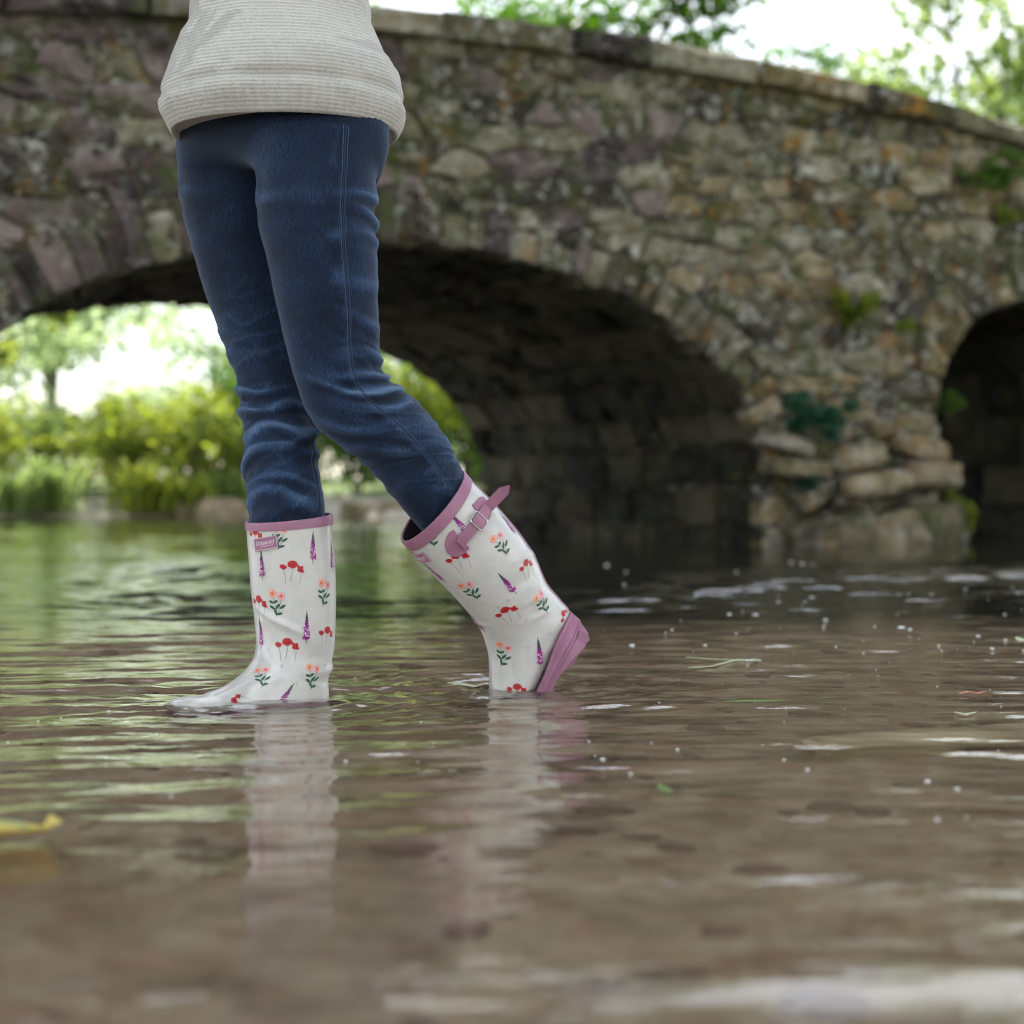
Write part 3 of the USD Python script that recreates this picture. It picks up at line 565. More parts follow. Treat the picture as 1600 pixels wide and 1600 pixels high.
def along(lo, phis, off, r, lo_i, hi_i, step=3):
    pts = []
    for i in range(lo_i, hi_i, step):
        j = phis[i] / (2 * np.pi) * len(lo.phi); a = int(j) % len(lo.phi); b = (a + 1) % len(lo.phi); f = j - int(j)
        pts.append(lo.R[i, a] * (1 - f) + lo.R[i, b] * f + lo.out[i, a] * off)
    return tube(pts, r, 6)
i_end = int(np.argmin(np.abs(YH - (nl.c[:, 2] - CH) * FPX / (nl.c[:, 1] - CY) - 790)))
obj('side_seam', along(nl, ns_phi, .0002, .0009, 40, i_end), M_thread, jeans)
obj('side_stitching', along(nl, ns_phi - .035, .0001, .0005, 40, i_end), M_stitch, jeans)
j_end = int(np.argmin(np.abs(YH - (fl.c[:, 2] - CH) * FPX / (fl.c[:, 1] - CY) - 806)))
obj('side_stitching', along(nl, ns_phi + .045, .0001, .0004, 40, i_end), M_stitch, jeans)
obj('inner_seam', along(fl, np.full(len(fl.s), 2.72), .0002, .0008, 240, j_end), M_thread, jeans)
obj('inner_stitching', along(fl, np.full(len(fl.s), 2.62), .0001, .0006, 240, j_end), M_stitch, jeans)
# plain top above the jeans
top = [((282, 206), (606, 203), .150), ((272, 214), (618, 211), .165), ((268, 208), (623, 206), .170), ((257, 172), (634, 170), .184), ((266, 120), (626, 118), .178), ((282, 85), (602, 85), .166), ((300, 30), (578, 30), .148), ((304, -40), (572, -40), .145), ((296, -130), (580, -130), .152), ((290, -240), (586, -240), .165), ((300, -330), (575, -330), .17)]
tF, tB = np.array([P(*a, 0) for a, b, w in top]), np.array([P(*b, 0) for a, b, w in top])
tl = Loft(tF, tB, [w for *_, w in top], (0, -1, 0), .92, 160, 480)
n = meshkit.fbm(np.stack([np.cos(tl.phi)[None] * 2.2 + 0 * tl.s[:, None], np.sin(tl.phi)[None] * 2.2 + 0 * tl.s[:, None], tl.s[:, None] * 9 + 0 * tl.phi[None]], -1), 4, 3) - .5
tl.R = tl.R + tl.out * (.026 * n * np.clip(tl.s / .05, .3, 1)[:, None] + .0007 * np.cos(tl.phi * 80)[None] * (tl.s < .062)[:, None] - .004 * np.exp(-((tl.s - .068) / .008) ** 2)[:, None])[..., None]
M_top = mat('cream_knit', {'g': ('geometry', {}), 'n': ('noise_texture', {'scale': 260, 'detail': 2}), 'w': ('wave_texture', {'bands_direction': 'z', 'scale': 62, 'distortion': 2.2, 'detail': 2, 'detail_scale': 60}), 'ad': ('math', {'math_type': 'multiply_add', 'value2': .6}), 'r': ('rgb_ramp', rgbramp([(.3, (.44, .42, .38)), (1.0, (.66, .64, .60))])), 'bp': ('bump', {'strength': .7, 'distance': .003}), 'p': ('principled_bsdf', {'roughness': .9, 'specular_ior_level': .2})},
            [('g.position', 'n.vector'), ('g.position', 'w.vector'), ('w.fac', 'ad.value1'), ('n.fac', 'ad.value3'), ('ad.value', 'r.fac'), ('r.color', 'p.base_color'), ('ad.value', 'bp.height'), ('bp.normal', 'p.normal')])
obj('top', tl.mesh(), M_top, person, smooth=60)

# ------------------------------------------------------------------ boots
M_rubber = mat('white_rubber', {'g': ('geometry', {}), 'n': ('noise_texture', {'scale': 60, 'detail': 4}), 'r': ('rgb_ramp', rgbramp([(.3, (.52, .503, .468)), (.7, (.575, .556, .52))])), 'bp': ('bump', {'strength': .12, 'distance': .002}), 'p': ('principled_bsdf', {'roughness': .2, 'specular_ior_level': .5})},
               [('g.position', 'n.vector'), ('n.fac', 'r.fac'), ('r.color', 'p.base_color'), ('n.fac', 'bp.height'), ('bp.normal', 'p.normal')])
M_mauve = mat('mauve_rubber', {'g': ('geometry', {}), 'n': ('noise_texture', {'scale': 40, 'detail': 4}), 'r': ('rgb_ramp', rgbramp([(.3, (.27, .115, .18)), (.7, (.335, .15, .22))])), 'p': ('principled_bsdf', {'roughness': .42})},
              [('g.position', 'n.vector'), ('n.fac', 'r.fac'), ('r.color', 'p.base_color')])
M_lining = plain('dark_lining', (.03, .018, .025), .9, .1)
M_metal = mat('buckle_metal', {'p': ('principled_bsdf', {'base_color': (.75, .72, .68), 'metallic': 1.0, 'roughness': .28})}, [])
M_print = mat('printed_colour', {'at': ('attribute', {'attribute': 'paint'}), 'p': ('principled_bsdf', {'roughness': .38})}, [('at.color', 'p.base_color')])
def build_boot(lo, rim_h, label, wrink):
    """lo: loft from rim to toe"""
    disp = np.zeros(lo.R.shape[:2])
    for s0, p0, reach, A, sg_, tilt in wrink:
        d = (lo.phi[None] - p0 + np.pi) % (2 * np.pi) - np.pi; u = (lo.s[:, None] - s0 - tilt * d) / sg_
        disp += 1.6 * A * np.exp(-u * u) * np.exp(-(d / reach) ** 2)
    disp += .0016 * (meshkit.fbm(lo.R * 16, 2, 6) - .5)
    lo.R = lo.R + lo.out * disp[..., None]
    up = -lo.t[:, None]
    b = UsdGeom.Xform.Define(stage, numbered(str(person.GetPath()), 'boot')).GetPrim(); tag(b, label)
    skin = rings_mesh(lo.R, cap0=False); 
    if skin.face_normals[:, 1].size and ((skin.triangles_center - lo.c.mean(0)) * skin.face_normals).sum(1).mean() < 0: skin.invert()
    skin.fix_normals
    obj('upper', skin, M_rubber, b, smooth=True)
    i1 = int(np.searchsorted(lo.s, rim_h)); q = lambda i, o, h: lo.R[i] + lo.out[i] * o + up[i] * h
    kb = len(lo.phi) // 2; bs = np.array([lo.R[i, kb] + lo.out[i, kb] * .0003 for i in range(i1, int(np.searchsorted(lo.s, .27)), 2)]); obj('back_seam', tube(bs, .0013, 6), M_mauve, b, smooth=True)
    prof = [q(i1, .0001, 0), q(i1, .0017, .0004), q(i1 // 2, .0019, 0), q(0, .0018, 0), q(0, .0010, .0016), q(0, -.0012, .0018), q(0, -.0026, .0006), q(i1, -.0028, 0)]
    obj('rim_band', rings_mesh(np.array(prof), False, False), M_mauve, b, smooth=50)
    i2 = int(np.searchsorted(lo.s, .17)); idx = list(range(0, i2, 4))
    inner = np.array([lo.R[i] - lo.out[i] * .003 for i in idx]); lm = rings_mesh(inner, cap0=False); lm.invert()
    obj('lining', lm, M_lining, b, smooth=True)
    return b, skin
# front boot: foot flat on the bed, turned partly towards the camera
YAW = math.radians(43); fw = np.array([-math.cos(YAW), -math.sin(YAW), 0]); lt = np.array([math.sin(YAW), -math.cos(YAW), 0]); C1 = np.array([-.312, -.025, -.060])
loc = lambda a, b: C1 + fw * a + np.array([0, 0, b])
prof1 = [((.062, .303), (-.058, .317), .059), ((.0605, .284), (-.0595, .291), .0595), ((.058, .25), (-.064, .25), .0595), ((.054, .21), (-.066, .208), .0585), ((.049, .172), (-.066, .165), .056), ((.047, .14), (-.0645, .130), .0525), ((.052, .118), (-.061, .104), .0495),
         ((.066, .103), (-.058, .075), .047), ((.085, .091), (-.060, .045), .0455), ((.108, .081), (-.060, .018), .0445), ((.128, .0765), (-.03, .008), .044), ((.148, .0725), (.03, .008), .0445), ((.164, .072), (.09, .008), .047), ((.176, .072), (.135, .008), .047), ((.188, .071), (.163, .008), .044), ((.198, .065), (.184, .009), .036), ((.203, .048), (.199, .014), .018)]
prof1 = [((f[0] if f[0] < .1 else .1 + (f[0] - .1) * .87, f[1]), (b[0] if b[0] < .1 else .1 + (b[0] - .1) * .87, b[1]), w) for f, b, w in prof1]
lo1 = Loft([loc(*f) for f, b, w in prof1], [loc(*b) for f, b, w in prof1], [w for *_, w in prof1], lt, [1, 1, 1, 1, 1, 1, 1, .98, .95, .92, .9, .9, .88, .86, .86, .9, 1], 200, 96)
boot1, skin1 = build_boot(lo1, .0105, 'white floral boot planted flat with its toe pointing left', [(.152, .55, .55, .0028, .006, .026), (.152, 0, .3, .001, .006, 0), (.215, 2.5, .7, .002, .006, -.012), (.235, 2.2, .5, -.0015, .008, -.01), (.20, 1.6, .6, -.0012, .012, 0)])
def sole_rings(F, B, w, e): return Loft(F, B, w, None, e, 140, 64)
s1 = [(-.058, .020), (-.062, .026), (-.05, .045), (-.02, .044), (.04, .040), (.1, .047), (.14, .0495), (.168, .045), (.186, .032), (.196, .012)]
sl = Loft([loc(a, .012) for a, w in s1], [loc(a, -.014) for a, w in s1], [w for a, w in s1], lt, .35, 140, 64)
obj('sole', sl.mesh(), M_mauve, boot1, smooth=40)
# back boot: heel lifted, toe in the water
rows2 = [((629, 846), (725, 738), 0.058, -0.008), ((640, 858), (735, 749), 0.0585, -0.0035), ((664, 885), (764, 779), 0.0595, 0.01), ((688, 910), (792, 810), 0.06, 0.025), ((708, 930), (815, 839), 0.059, 0.0385), ((728, 952), (838, 876), 0.056, 0.0535), ((745, 974), (853, 911), 0.052, 0.0685), ((757, 1000), (874, 937), 0.048, 0.0805), ((763, 1026), (889, 958), 0.0455, 0.086), ((764, 1050), (880, 985), 0.0445, 0.089), ((764, 1075), (868, 1012), 0.044, 0.091), ((761, 1105), (845, 1062), 0.0435, 0.092), ((752, 1140), (820, 1110), 0.045, 0.092), ((736, 1172), (795, 1155), 0.047, 0.09), ((710, 1192), (765, 1190), 0.046, 0.088), ((685, 1200), (728, 1206), 0.04, 0.086), ((668, 1206), (690, 1212), 0.028, 0.085), ((660, 1209), (668, 1212), 0.01, 0.084)]
lo2 = Loft([P(*f, d) for f, b, w, d in rows2], [P(*b, d) for f, b, w, d in rows2], [w for f, b, w, d in rows2], None, [1] * 8 + [.97, .94, .92, .9, .9, .88, .86, .88, .95, 1], 200, 96)
boot2, skin2 = build_boot(lo2, .0125, 'white floral boot with heel raised, mauve side strap and buckle', [(.145, 2.7, .5, .0018, .006, .03), (.165, 2.3, .6, -.0018, .012, .02), (.20, 2.2, .45, .0014, .007, .03), (.195, .3, .5, .0012, .006, .01), (.225, 1.9, .4, .0008, .006, .02)])
top_line = [(891, 956), (880, 975), (867, 1001), (848, 1053), (822, 1103), (798, 1148), (770, 1185), (728, 1206), (680, 1210), (655, 1212)]
rand_line = [(906, 969), (897, 992), (884, 1015), (858, 1063), (832, 1115), (808, 1162), (778, 1200), (732, 1220), (680, 1222), (652, 1220)]
bot_line = [(918, 988), (915, 1004), (898, 1026), (872, 1056), (850, 1105), (826, 1160), (792, 1212), (738, 1234), (680, 1234), (654, 1228)]
sw = [.022, .036, .0425, .042, .041, .044, .048, .047, .038, .014]; yd = .092
lr = Loft([P(*a, yd) for a in top_line], [P(*a, yd) for a in rand_line], np.array(sw) + .0012, (0, -1, 0), .18, 120, 64)
lb = Loft([P(a[0] - 3, a[1] - 2, yd) for a in rand_line], [P(*a, yd) for a in bot_line], np.array(sw) - .0008, (0, -1, 0), .22, 120, 64)
obj('rand', lr.mesh(), M_mauve, boot2, smooth=40)
sole2 = obj('sole', lb.mesh(), M_mauve, boot2, smooth=40)
def slab(poly_px, y0, y1):
    a = np.array([P(*p, y0) for p in poly_px]); b = np.array([P(*p, y1) for p in poly_px]); k = len(a)
    f = [[i, (i + 1) % k, k + (i + 1) % k] for i in range(k)] + [[i, k + (i + 1) % k, k + i] for i in range(k)] + [[0, i + 1, i] for i in range(1, k - 1)] + [[k, k + i, k + i + 1] for i in range(1, k - 1)]
    t = trimesh.Trimesh(np.vstack([a, b]), f, process=False); t.fix_normals(); return t
mid = lambda q: [((a[0] * (1 - q) + b[0] * q), (a[1] * (1 - q) + b[1] * q)) for a, b in zip(top_line, rand_line)]
for q in (.30, .92):
    bead = Loft([P(*a, yd) for a in mid(q)], [P(*a, yd) for a in mid(q + .16)], np.array(sw) + .0026, (0, -1, 0), .2, 120, 48); obj('rand_bead', bead.mesh(), M_mauve, boot2, smooth=40)
for lug in ([(905, 985), (919, 990), (921, 1001), (914, 1006), (902, 1000)], [(899, 1001), (911, 1009), (910, 1020), (901, 1023), (890, 1014)], [(884, 1015), (899, 1025), (897, 1039), (882, 1041), (872, 1036)]):
    obj('heel_lug', slab(lug, yd - .036, yd + .036), M_mauve, boot2)
# surface decals -------------------------------------------------------------------------
def frame(skin, px, py, axis_up):
    h = hit(skin, px, py)
    if h is None: return None
    p, n = h
    near = np.argsort(np.linalg.norm(skin.triangles_center - p, axis=1))[:24]; n = unit((skin.face_normals[near] * skin.area_faces[near][:, None]).sum(0))
    if n @ (p - EYE) > 0: n = -n
    u = unit(axis_up - n * (axis_up @ n)); r = np.cross(u, n)
    return p, n, r, u
def conform(skin, fr, v):
    """v: (x, y, height) in the tangent frame -> points lying on the boot"""
    p, n, r, u = fr; q = p + v[:, :1] * r + v[:, 1:2] * u
    cp, dist, tri = trimesh.proximity.closest_point(skin, q)
    fn = skin.face_normals[tri]; fn = np.where((fn @ n)[:, None] < -.2, -fn, fn)
    return cp + fn * v[:, 2:3]
def cut(poly, step=.0028):
    """triangles of a polygon, subdivided"""
    v, f = trimesh.creation.triangulate_polygon(poly, engine='earcut')
    v, f = trimesh.remesh.subdivide_to_size(np.c_[v, np.zeros(len(v))], f, step, max_iter=12)
    return v[:, :2], f
class Art:
    def __init__(s): s.v, s.f, s.c, s.n, s.k = [], [], [], 0, 0
    def add(s, poly, col, lift=None):
        for g in getattr(poly, 'geoms', [poly]):
            if g.is_empty or g.geom_type != 'Polygon' or g.area < 2e-8: continue
            v, f = cut(g); s.k += 1
            s.v.append(np.c_[v, np.full(len(v), .0002 + .000012 * s.k)]); s.f.append(f + s.n); s.c.append(np.tile(col, (len(v), 1))); s.n += len(v)
    def place(s, skin, fr, name, parent, rot=0.0, scale=1.0):
        v = np.vstack(s.v).copy(); c, sn = math.cos(rot) * scale, math.sin(rot) * scale
        v[:, :2] = v[:, :2] @ np.array([[c, sn], [-sn, c]])
        w = conform(skin, fr, v); f = np.vstack(s.f)
        t = trimesh.Trimesh(w, f, process=False)
        if (t.face_normals @ fr[1]).mean() < 0: t.invert()
        obj(name, t, M_print, parent, color=np.vstack(s.c))
mm = .001
def ell(x, y, a, b, rot=0): return sa.translate(sa.rotate(sa.scale(sg.Point(0, 0).buffer(1, 6), a * mm, b * mm), rot), x * mm, y * mm)
def line(pts, w): return sg.LineString(np.array(pts) * mm).buffer(w * mm / 2, cap_style='flat')
ar = np.random.default_rng(3)
RED, DRED, STEM, GRN, PEACH, ORG, PINK, MAG, DMAG, WHT, DKG = (.42, .018, .022), (.25, .01, .015), (.13, .14, .13), (.02, .085, .045), (.78, .35, .25), (.72, .19, .06), (.75, .36, .36), (.32, .02, .22), (.14, .02, .13), (.8, .72, .76), (.035, .05, .045)
def poppy():
    a = Art()
    for x0, y0, x1, y1, w in ((-13, 2, -9.5, -19, .55), (0, 5, -3.5, -17, .6), (12, 1, 9.5, -21, .5)): a.add(line([(x0, y0), ((x0 + x1) / 2 + 1.2, (y0 + y1) / 2), (x1, y1)], w), STEM)
    a.add(ell(-13, 4, 5.4, 3.2, -12).union(ell(-15, 4.2, 2.5, 2.2)).union(ell(-12.6, 2.4, 3.4, 2.4)), RED); a.add(ell(-12, 3, 2.6, 1.4), DRED)
    a.add(ell(0, 8, 6.6, 4.6).union(ell(6, 6, 2.2, 2.2)).union(ell(-4, 6.5, 3, 3)).union(ell(.5, 4.8, 4.6, 3.2)), RED); a.add(ell(1, 6.5, 3.4, 2), DRED)
    a.add(ell(11, 0, 4.6, 3.6, 20).union(ell(14.5, -3, 2.4, 1.8)).union(ell(9, 3, 2.4, 2.4)).union(ell(13.5, 3, 2, 2)), RED); a.add(ell(12, -1, 2, 1.6), DRED)
    return a
def rose():
    a = Art()
    a.add(line([(-6, 10), (-4, 0), (-1, -8), (-3, -20)], .7), STEM); a.add(line([(6, 6), (4, -3), (1, -14), (-2, -19)], .7), STEM)
    for x, y, rot, L_ in ((-8.6, 1, 155, 4), (-2.2, 1.6, 25, 3.6), (-7.5, -6.5, 150, 5), (.5, -5, 50, 5), (7.8, -5.5, 30, 5), (-2.8, -13, 110, 4.4), (2.8, -15.2, 12, 4.6)): a.add(ell(x, y, L_, 1.9, rot), GRN)
    for cx, cy, k, c1, c2 in ((-6.5, 13, 1.0, PEACH, ORG), (6.5, 9.5, .95, PINK, (.62, .12, .13))):
        for q in range(6): a.add(ell(cx + 3.4 * k * math.cos(q * 1.05 + .3), cy + 3.0 * k * math.sin(q * 1.05 + .3), 3.4 * k, 2.5 * k, q * 60), tuple(np.array(c1) * (.88 + .2 * ar.random())))
        for q in range(5): a.add(ell(cx + 1.5 * k * math.cos(q * 1.26), cy + 1.3 * k * math.sin(q * 1.26), 1.9 * k, .9 * k, q * 72), c2)
        a.add(ell(cx, cy, 1.1, .9), (.45, .06, .05))
    return a
def foxglove():
    a = Art(); a.add(line([(0, 22), (0, -24)], .9), DKG)
    for k in range(44):
        s = k / 43; y = 17 - 33 * s; w = .7 + 3.6 * s ** .85
        for sd in (-1, 1):
            col = DKG if s < .25 else (DMAG if s < .45 or ar.random() < .2 else MAG)
            a.add(ell(sd * w * ar.random(), y + ar.normal() * .5, .7 + 1.1 * s, .8 + .5 * s, ar.random() * 90), col)
    for k in range(13): a.add(ell((ar.random() - .5) * 6, -2 - 13 * ar.random(), .75, .7), WHT)
    return a
AX1 = unit(np.array([-.008, 0, 1.0])); AX2 = unit(P(676, 792, -.02) - P(810, 985, .03))
def stick(fn, skin, boot, ax, lst, name):
    for px, py, rot, sc in lst:
        fr = frame(skin, px, py, ax)
        if fr is not None: fn().place(skin, fr, name, boot, math.radians(rot), sc)
stick(poppy, skin1, boot1, AX1, [(457, 890, 0, 1), (449, 1011, 2, 1), (511, 992, 0, .95), (405, 944, 0, 1), (399, 838, 0, .9), (372, 1096, 70, .8)], 'printed_poppy')
stick(rose, skin1, boot1, AX1, [(433, 942, 0, 1), (507, 925, 0, 1), (489, 1056, 0, 1), (437, 838, 0, .92), (410, 1056, 10, .9)], 'printed_rose')
stick(foxglove, skin1, boot1, AX1, [(489, 854, 0, 1), (409, 880, 0, 1), (479, 979, 0, 1.02), (518, 868, 0, 1), (408, 988, 0, 1), (447, 1086, -40, .95)], 'printed_foxglove')
stick(poppy, skin2, boot2, AX2, [(716, 874, -5, 1), (824, 886, -5, .95), (793, 958, 0, 1), (808, 1080, -33, .9), (884, 962, 20, .8)], 'printed_poppy')
stick(rose, skin2, boot2, AX2, [(783, 849, 2, 1), (735, 922, 2, 1), (847, 940, 5, 1), (787, 1021, -32, 1.02), (670, 838, 0, .9)], 'printed_rose')
stick(foxglove, skin2, boot2, AX2, [(717, 817, 8, .95), (792, 911, 8, 1), (843, 1019, -25, 1.05), (793, 817, 5, 1), (677, 893, 10, 1), (741, 969, 8, 1)], 'printed_foxglove')
# maker's plates with script lettering
def solid_decal(skin, fr, poly, z0, z1, name, M, parent, smooth=30):
    v, f = cut(poly, .003); k = len(v)
    e = trimesh.Trimesh(np.c_[v, np.zeros(k)], f, process=False); ed = e.edges_sorted; bd = e.edges[trimesh.grouping.group_rows(ed, require_count=1)]
    a, b = conform(skin, fr, np.c_[v, np.full(k, z1)]), conform(skin, fr, np.c_[v, np.full(k, z0)])
    F = np.vstack([f, f[:, ::-1] + k, np.c_[bd[:, 0], bd[:, 1], bd[:, 1] + k], np.c_[bd[:, 0], bd[:, 1] + k, bd[:, 0] + k]])
    t = trimesh.Trimesh(np.vstack([a, b]), F, process=False); t.fix_normals()
    return obj(name, t, M, parent, smooth=smooth)
M_letter = plain('pale_lettering', (.72, .60, .68), .5)
M_platerim = plain('pale_mauve_edge', (.55, .36, .46), .45)
def plate(skin, boot, px, py, ax, rot):
    fr = frame(skin, px, py, ax)
    if fr is None: return
    p, n, r, u = fr; c, s = math.cos(rot), math.sin(rot); r, u = r * c + u * s, u * c - r * s; fr = (p, n, r, u)
    box = sg.box(-.020, -.0088, .020, .0088)
    pl = solid_decal(skin, fr, box, -.0004, .0016, 'name_plate', M_mauve, boot)
    solid_decal(skin, fr, box.difference(box.buffer(-.0012)), .0014, .0021, 'plate_edge', M_platerim, boot)
    tm = meshkit.text_mesh('Cotswold', .0058, .0004); v = np.array(tm.vertices); w = v[:, 0].max() - v[:, 0].min(); v[:, 0] = (v[:, 0] - v[:, 0].min()) / w * .030 - .0155 + v[:, 1] * .32; v[:, 1] -= .0018
    q = conform(skin, fr, np.c_[v[:, :2], v[:, 2] + .0017]); obj('plate_lettering', trimesh.Trimesh(q, tm.faces, process=False), M_letter, boot)
    solid_decal(skin, fr, sg.LineString([(-.008, -.0042), (.013, -.0036)]).buffer(.00035), .0016, .0020, 'plate_underline', M_letter, boot)
plate(skin1, boot1, 414, 849, AX1, .15)
plate(skin2, boot2, 657, 872, AX2, 0.0)
# side strap, tabs and buckle on the back boot
def px_poly(pts, skin, z0, z1, name, M, parent):
    """outline given where it lies on the boot; becomes a raised solid"""
    fr = frame(skin, *np.mean(pts, axis=0), AX2); p, n, r, u = fr; L2 = []
    for a in pts:
        d = unit(P(*a, 0) - EYE); k = ((p - EYE) @ n) / (d @ n); q = EYE + d * k - p; L2.append((q @ r, q @ u))
    return solid_decal(skin, fr, sg.Polygon(L2).buffer(-.0006).buffer(.0006, 8), z0, z1, name, M, parent, 35)
px_poly([(709, 828), (716, 836), (724, 846), (733, 856), (726, 864), (716, 869), (706, 869), (698, 862), (695, 851), (697, 840), (702, 832)], skin2, -.0004, .0024, 'strap_tab', M_mauve, boot2)
px_poly([(738, 789), (749, 777), (756, 776), (764, 784), (767, 798), (764, 811), (761, 815), (752, 806)], skin2, -.0004, .0024, 'strap_tab', M_mauve, boot2)
def ribbon(cs, ns, ws, th, tip=None):
    cs, ns = np.asarray(cs), unit(ns); d = unit(np.gradient(cs, axis=0)); sd = unit(np.cross(d, ns)); R = []
    for c, n_, s, w in zip(cs, ns, sd, ws): R.append([c + s * w + n_ * th, c - s * w + n_ * th, c - s * w, c + s * w])
    return rings_mesh(np.array(R))
S = [hit(skin2, *a) for a in [(719, 845), (727, 836), (735, 827), (743.5, 815.5), (751, 805), (758, 795)]]
cs = [a[0] + a[1] * (.0016 if i == 0 else .0030 if i < 3 else .0040) for i, a in enumerate(S)]; nsn = [a[1] for a in S]
nm = unit(np.mean(nsn[2:], axis=0)); dirn = unit(P(789, 763, cs[-1][1]) - cs[-1])
for k in (.010, .020, .031, .041): cs.append(cs[5] + dirn * k + nm * .003 * (k / .03)); nsn.append(nm)
ws = [.0082] * (len(cs) - 1) + [.0012]
strap = obj('strap', ribbon(cs, nsn, ws, .0024), M_mauve, boot2, smooth=30)
px_poly([(712, 843), (716, 838), (729, 851), (726, 857)], skin2, .0022, .0062, 'strap_loop', M_mauve, boot2)
bc, bn = hit(skin2, 744.5, 814.5); bc = bc + bn * .0060; d1 = unit(dirn - bn * (dirn @ bn)); d2 = np.cross(bn, d1)
cor = [bc + d1 * a * .0088 + d2 * b * .0118 for a, b in ((1, .8), (.8, 1), (-.8, 1), (-1, .8), (-1, -.8), (-.8, -1), (.8, -1), (1, -.8))]
obj('buckle', cat([tube([cor[i], cor[(i + 1) % 8]], .0013, 8) for i in range(8)] + [trimesh.creation.icosphere(2, .0013).apply_translation(c) for c in cor]), M_metal, boot2, smooth=40)
obj('buckle_keeper', ribbon([bc - d1 * .0072, bc - d1 * .002 + bn * .0012, bc + d1 * .003 + bn * .0012, bc + d1 * .0070], [bn] * 4, [.0094] * 4, .0016), M_mauve, boot2, smooth=40)
# water drops on the boots
M_drop = mat('water_drop', {'p': ('principled_bsdf', {'base_color': (1, 1, 1), 'transmission_weight': 1.0, 'roughness': .02, 'ior': 1.33})}, [])
dr = []
for sk, xs in ((skin1, (395, 515, 980, 1075)), (skin2, (770, 860, 930, 1060))):
    for k in range(34):
        h = hit(sk, dr_x := xs[0] + (xs[1] - xs[0]) * pr.random(), xs[2] + (xs[3] - xs[2]) * pr.random())
        if h is None: continue
        m = trimesh.creation.icosphere(1, .0006 + .0011 * pr.random() ** 3); m.apply_scale([1, 1, 1.15]); m.apply_translation(h[0]); dr.append((m, sk is skin1))
obj('water_drops', cat([m for m, a in dr if a]), M_drop, boot1, smooth=True, kind='stuff'); obj('water_drops', cat([m for m, a in dr if not a]), M_drop, boot2, smooth=True, kind='stuff')

# ------------------------------------------------------------------ things floating on and lying in the water
M_petal = plain('white_petal', (.75, .75, .72), .6, .4)
M_straw = plain('pale_straw', (.45, .5, .3), .6); M_blade = leaf_mat('fresh_blade', (.12, .22, .03), (.2, .32, .05), .3)
M_rust = plain('rusty_leaf', (.42, .16, .07), .6); M_yellow = leaf_mat('yellow_leaf', (.62, .52, .12), (.8, .68, .2), .3); M_palegreen = leaf_mat('pale_underside', (.4, .5, .25), (.5, .6, .33), .3)
def petal(r, seed):
    q = np.random.default_rng(seed); k = 9; a = np.arange(k) * 2 * np.pi / k; rr = r * (.65 + .5 * q.random(k)); ring = np.stack([np.cos(a) * rr, np.sin(a) * rr * .8, r * .18 * q.random(k)], 1)
    v = np.vstack([ring * [.97, .97, 0] + [0, 0, -.0008], ring, [[0, 0, r * .3]], [[0, 0, -.001]]]); j = np.arange(k); j2 = (j + 1) % k
    return trimesh.Trimesh(v, np.vstack([np.c_[j, j2, k + j2], np.c_[j, k + j2, k + j], np.c_[k + j, k + j2, np.full(k, 2 * k)], np.c_[j2, j, np.full(k, 2 * k + 1)]]), process=False)
fl_px = [(975, 915, 6), (948, 883, 8), (1150, 895, 6), (978, 895, 7), (1140, 960, 9), (1181, 960, 11), (1216, 941, 9), (1268, 933, 11), (1258, 940, 6), (1290, 969, 9), (1287, 979, 6), (1408, 980, 15), (1422, 986, 8), (1436, 999, 4), (1528, 993, 9), (1571, 1000, 8), (1550, 1014, 9), (1467, 1009, 6), (1471, 1018, 5), (1367, 979, 6), (1306, 1011, 5), (1102, 1009, 7), (1198, 1010, 4), (1349, 1003, 4), (1349, 1019, 4), (1083, 1020, 3), (1496, 1016, 3), (1270, 883, 7), (1253, 881, 7), (1237, 879, 7), (1455, 929, 6), (1412, 936, 6), (1420, 929, 5), (1582, 919, 6), (1508, 923, 6), (1366, 929, 6), (1058, 1172, 9), (1225, 1190, 8), (1262, 1204, 9), (1449, 1221, 13), (1496, 1236, 12), (1560, 1178, 5), (988, 1009, 12), (942, 1190, 12), (985, 1208, 9), (930, 1185, 5), (1464, 1283, 13), (1510, 1280, 8), (1030, 1100, 4), (1320, 1109, 3), (1128, 1070, 3), (555, 1060, 5), (420, 1050, 5), (170, 1113, 8), (95, 1120, 6), (60, 1130, 6), (245, 1148, 7), (12, 1160, 6), (540, 1189, 9), (268, 1246, 8), (165, 1185, 7), (920, 1160, 6), (1150, 990, 6), (1040, 990, 5), (1570, 960, 5), (1240, 1022, 3), (1326, 1055, 3), (1050, 985, 6), (1390, 1035, 3), (1180, 1100, 3), (1600, 1016, 9)]
for i in range(32): fl_px.append((pr.uniform(880, 1600), pr.uniform(900, 1130), pr.uniform(2, 4)))
for i in range(18): fl_px.append((pr.uniform(0, 1600), pr.uniform(900, 1580), pr.uniform(2, 6)))
protos = []
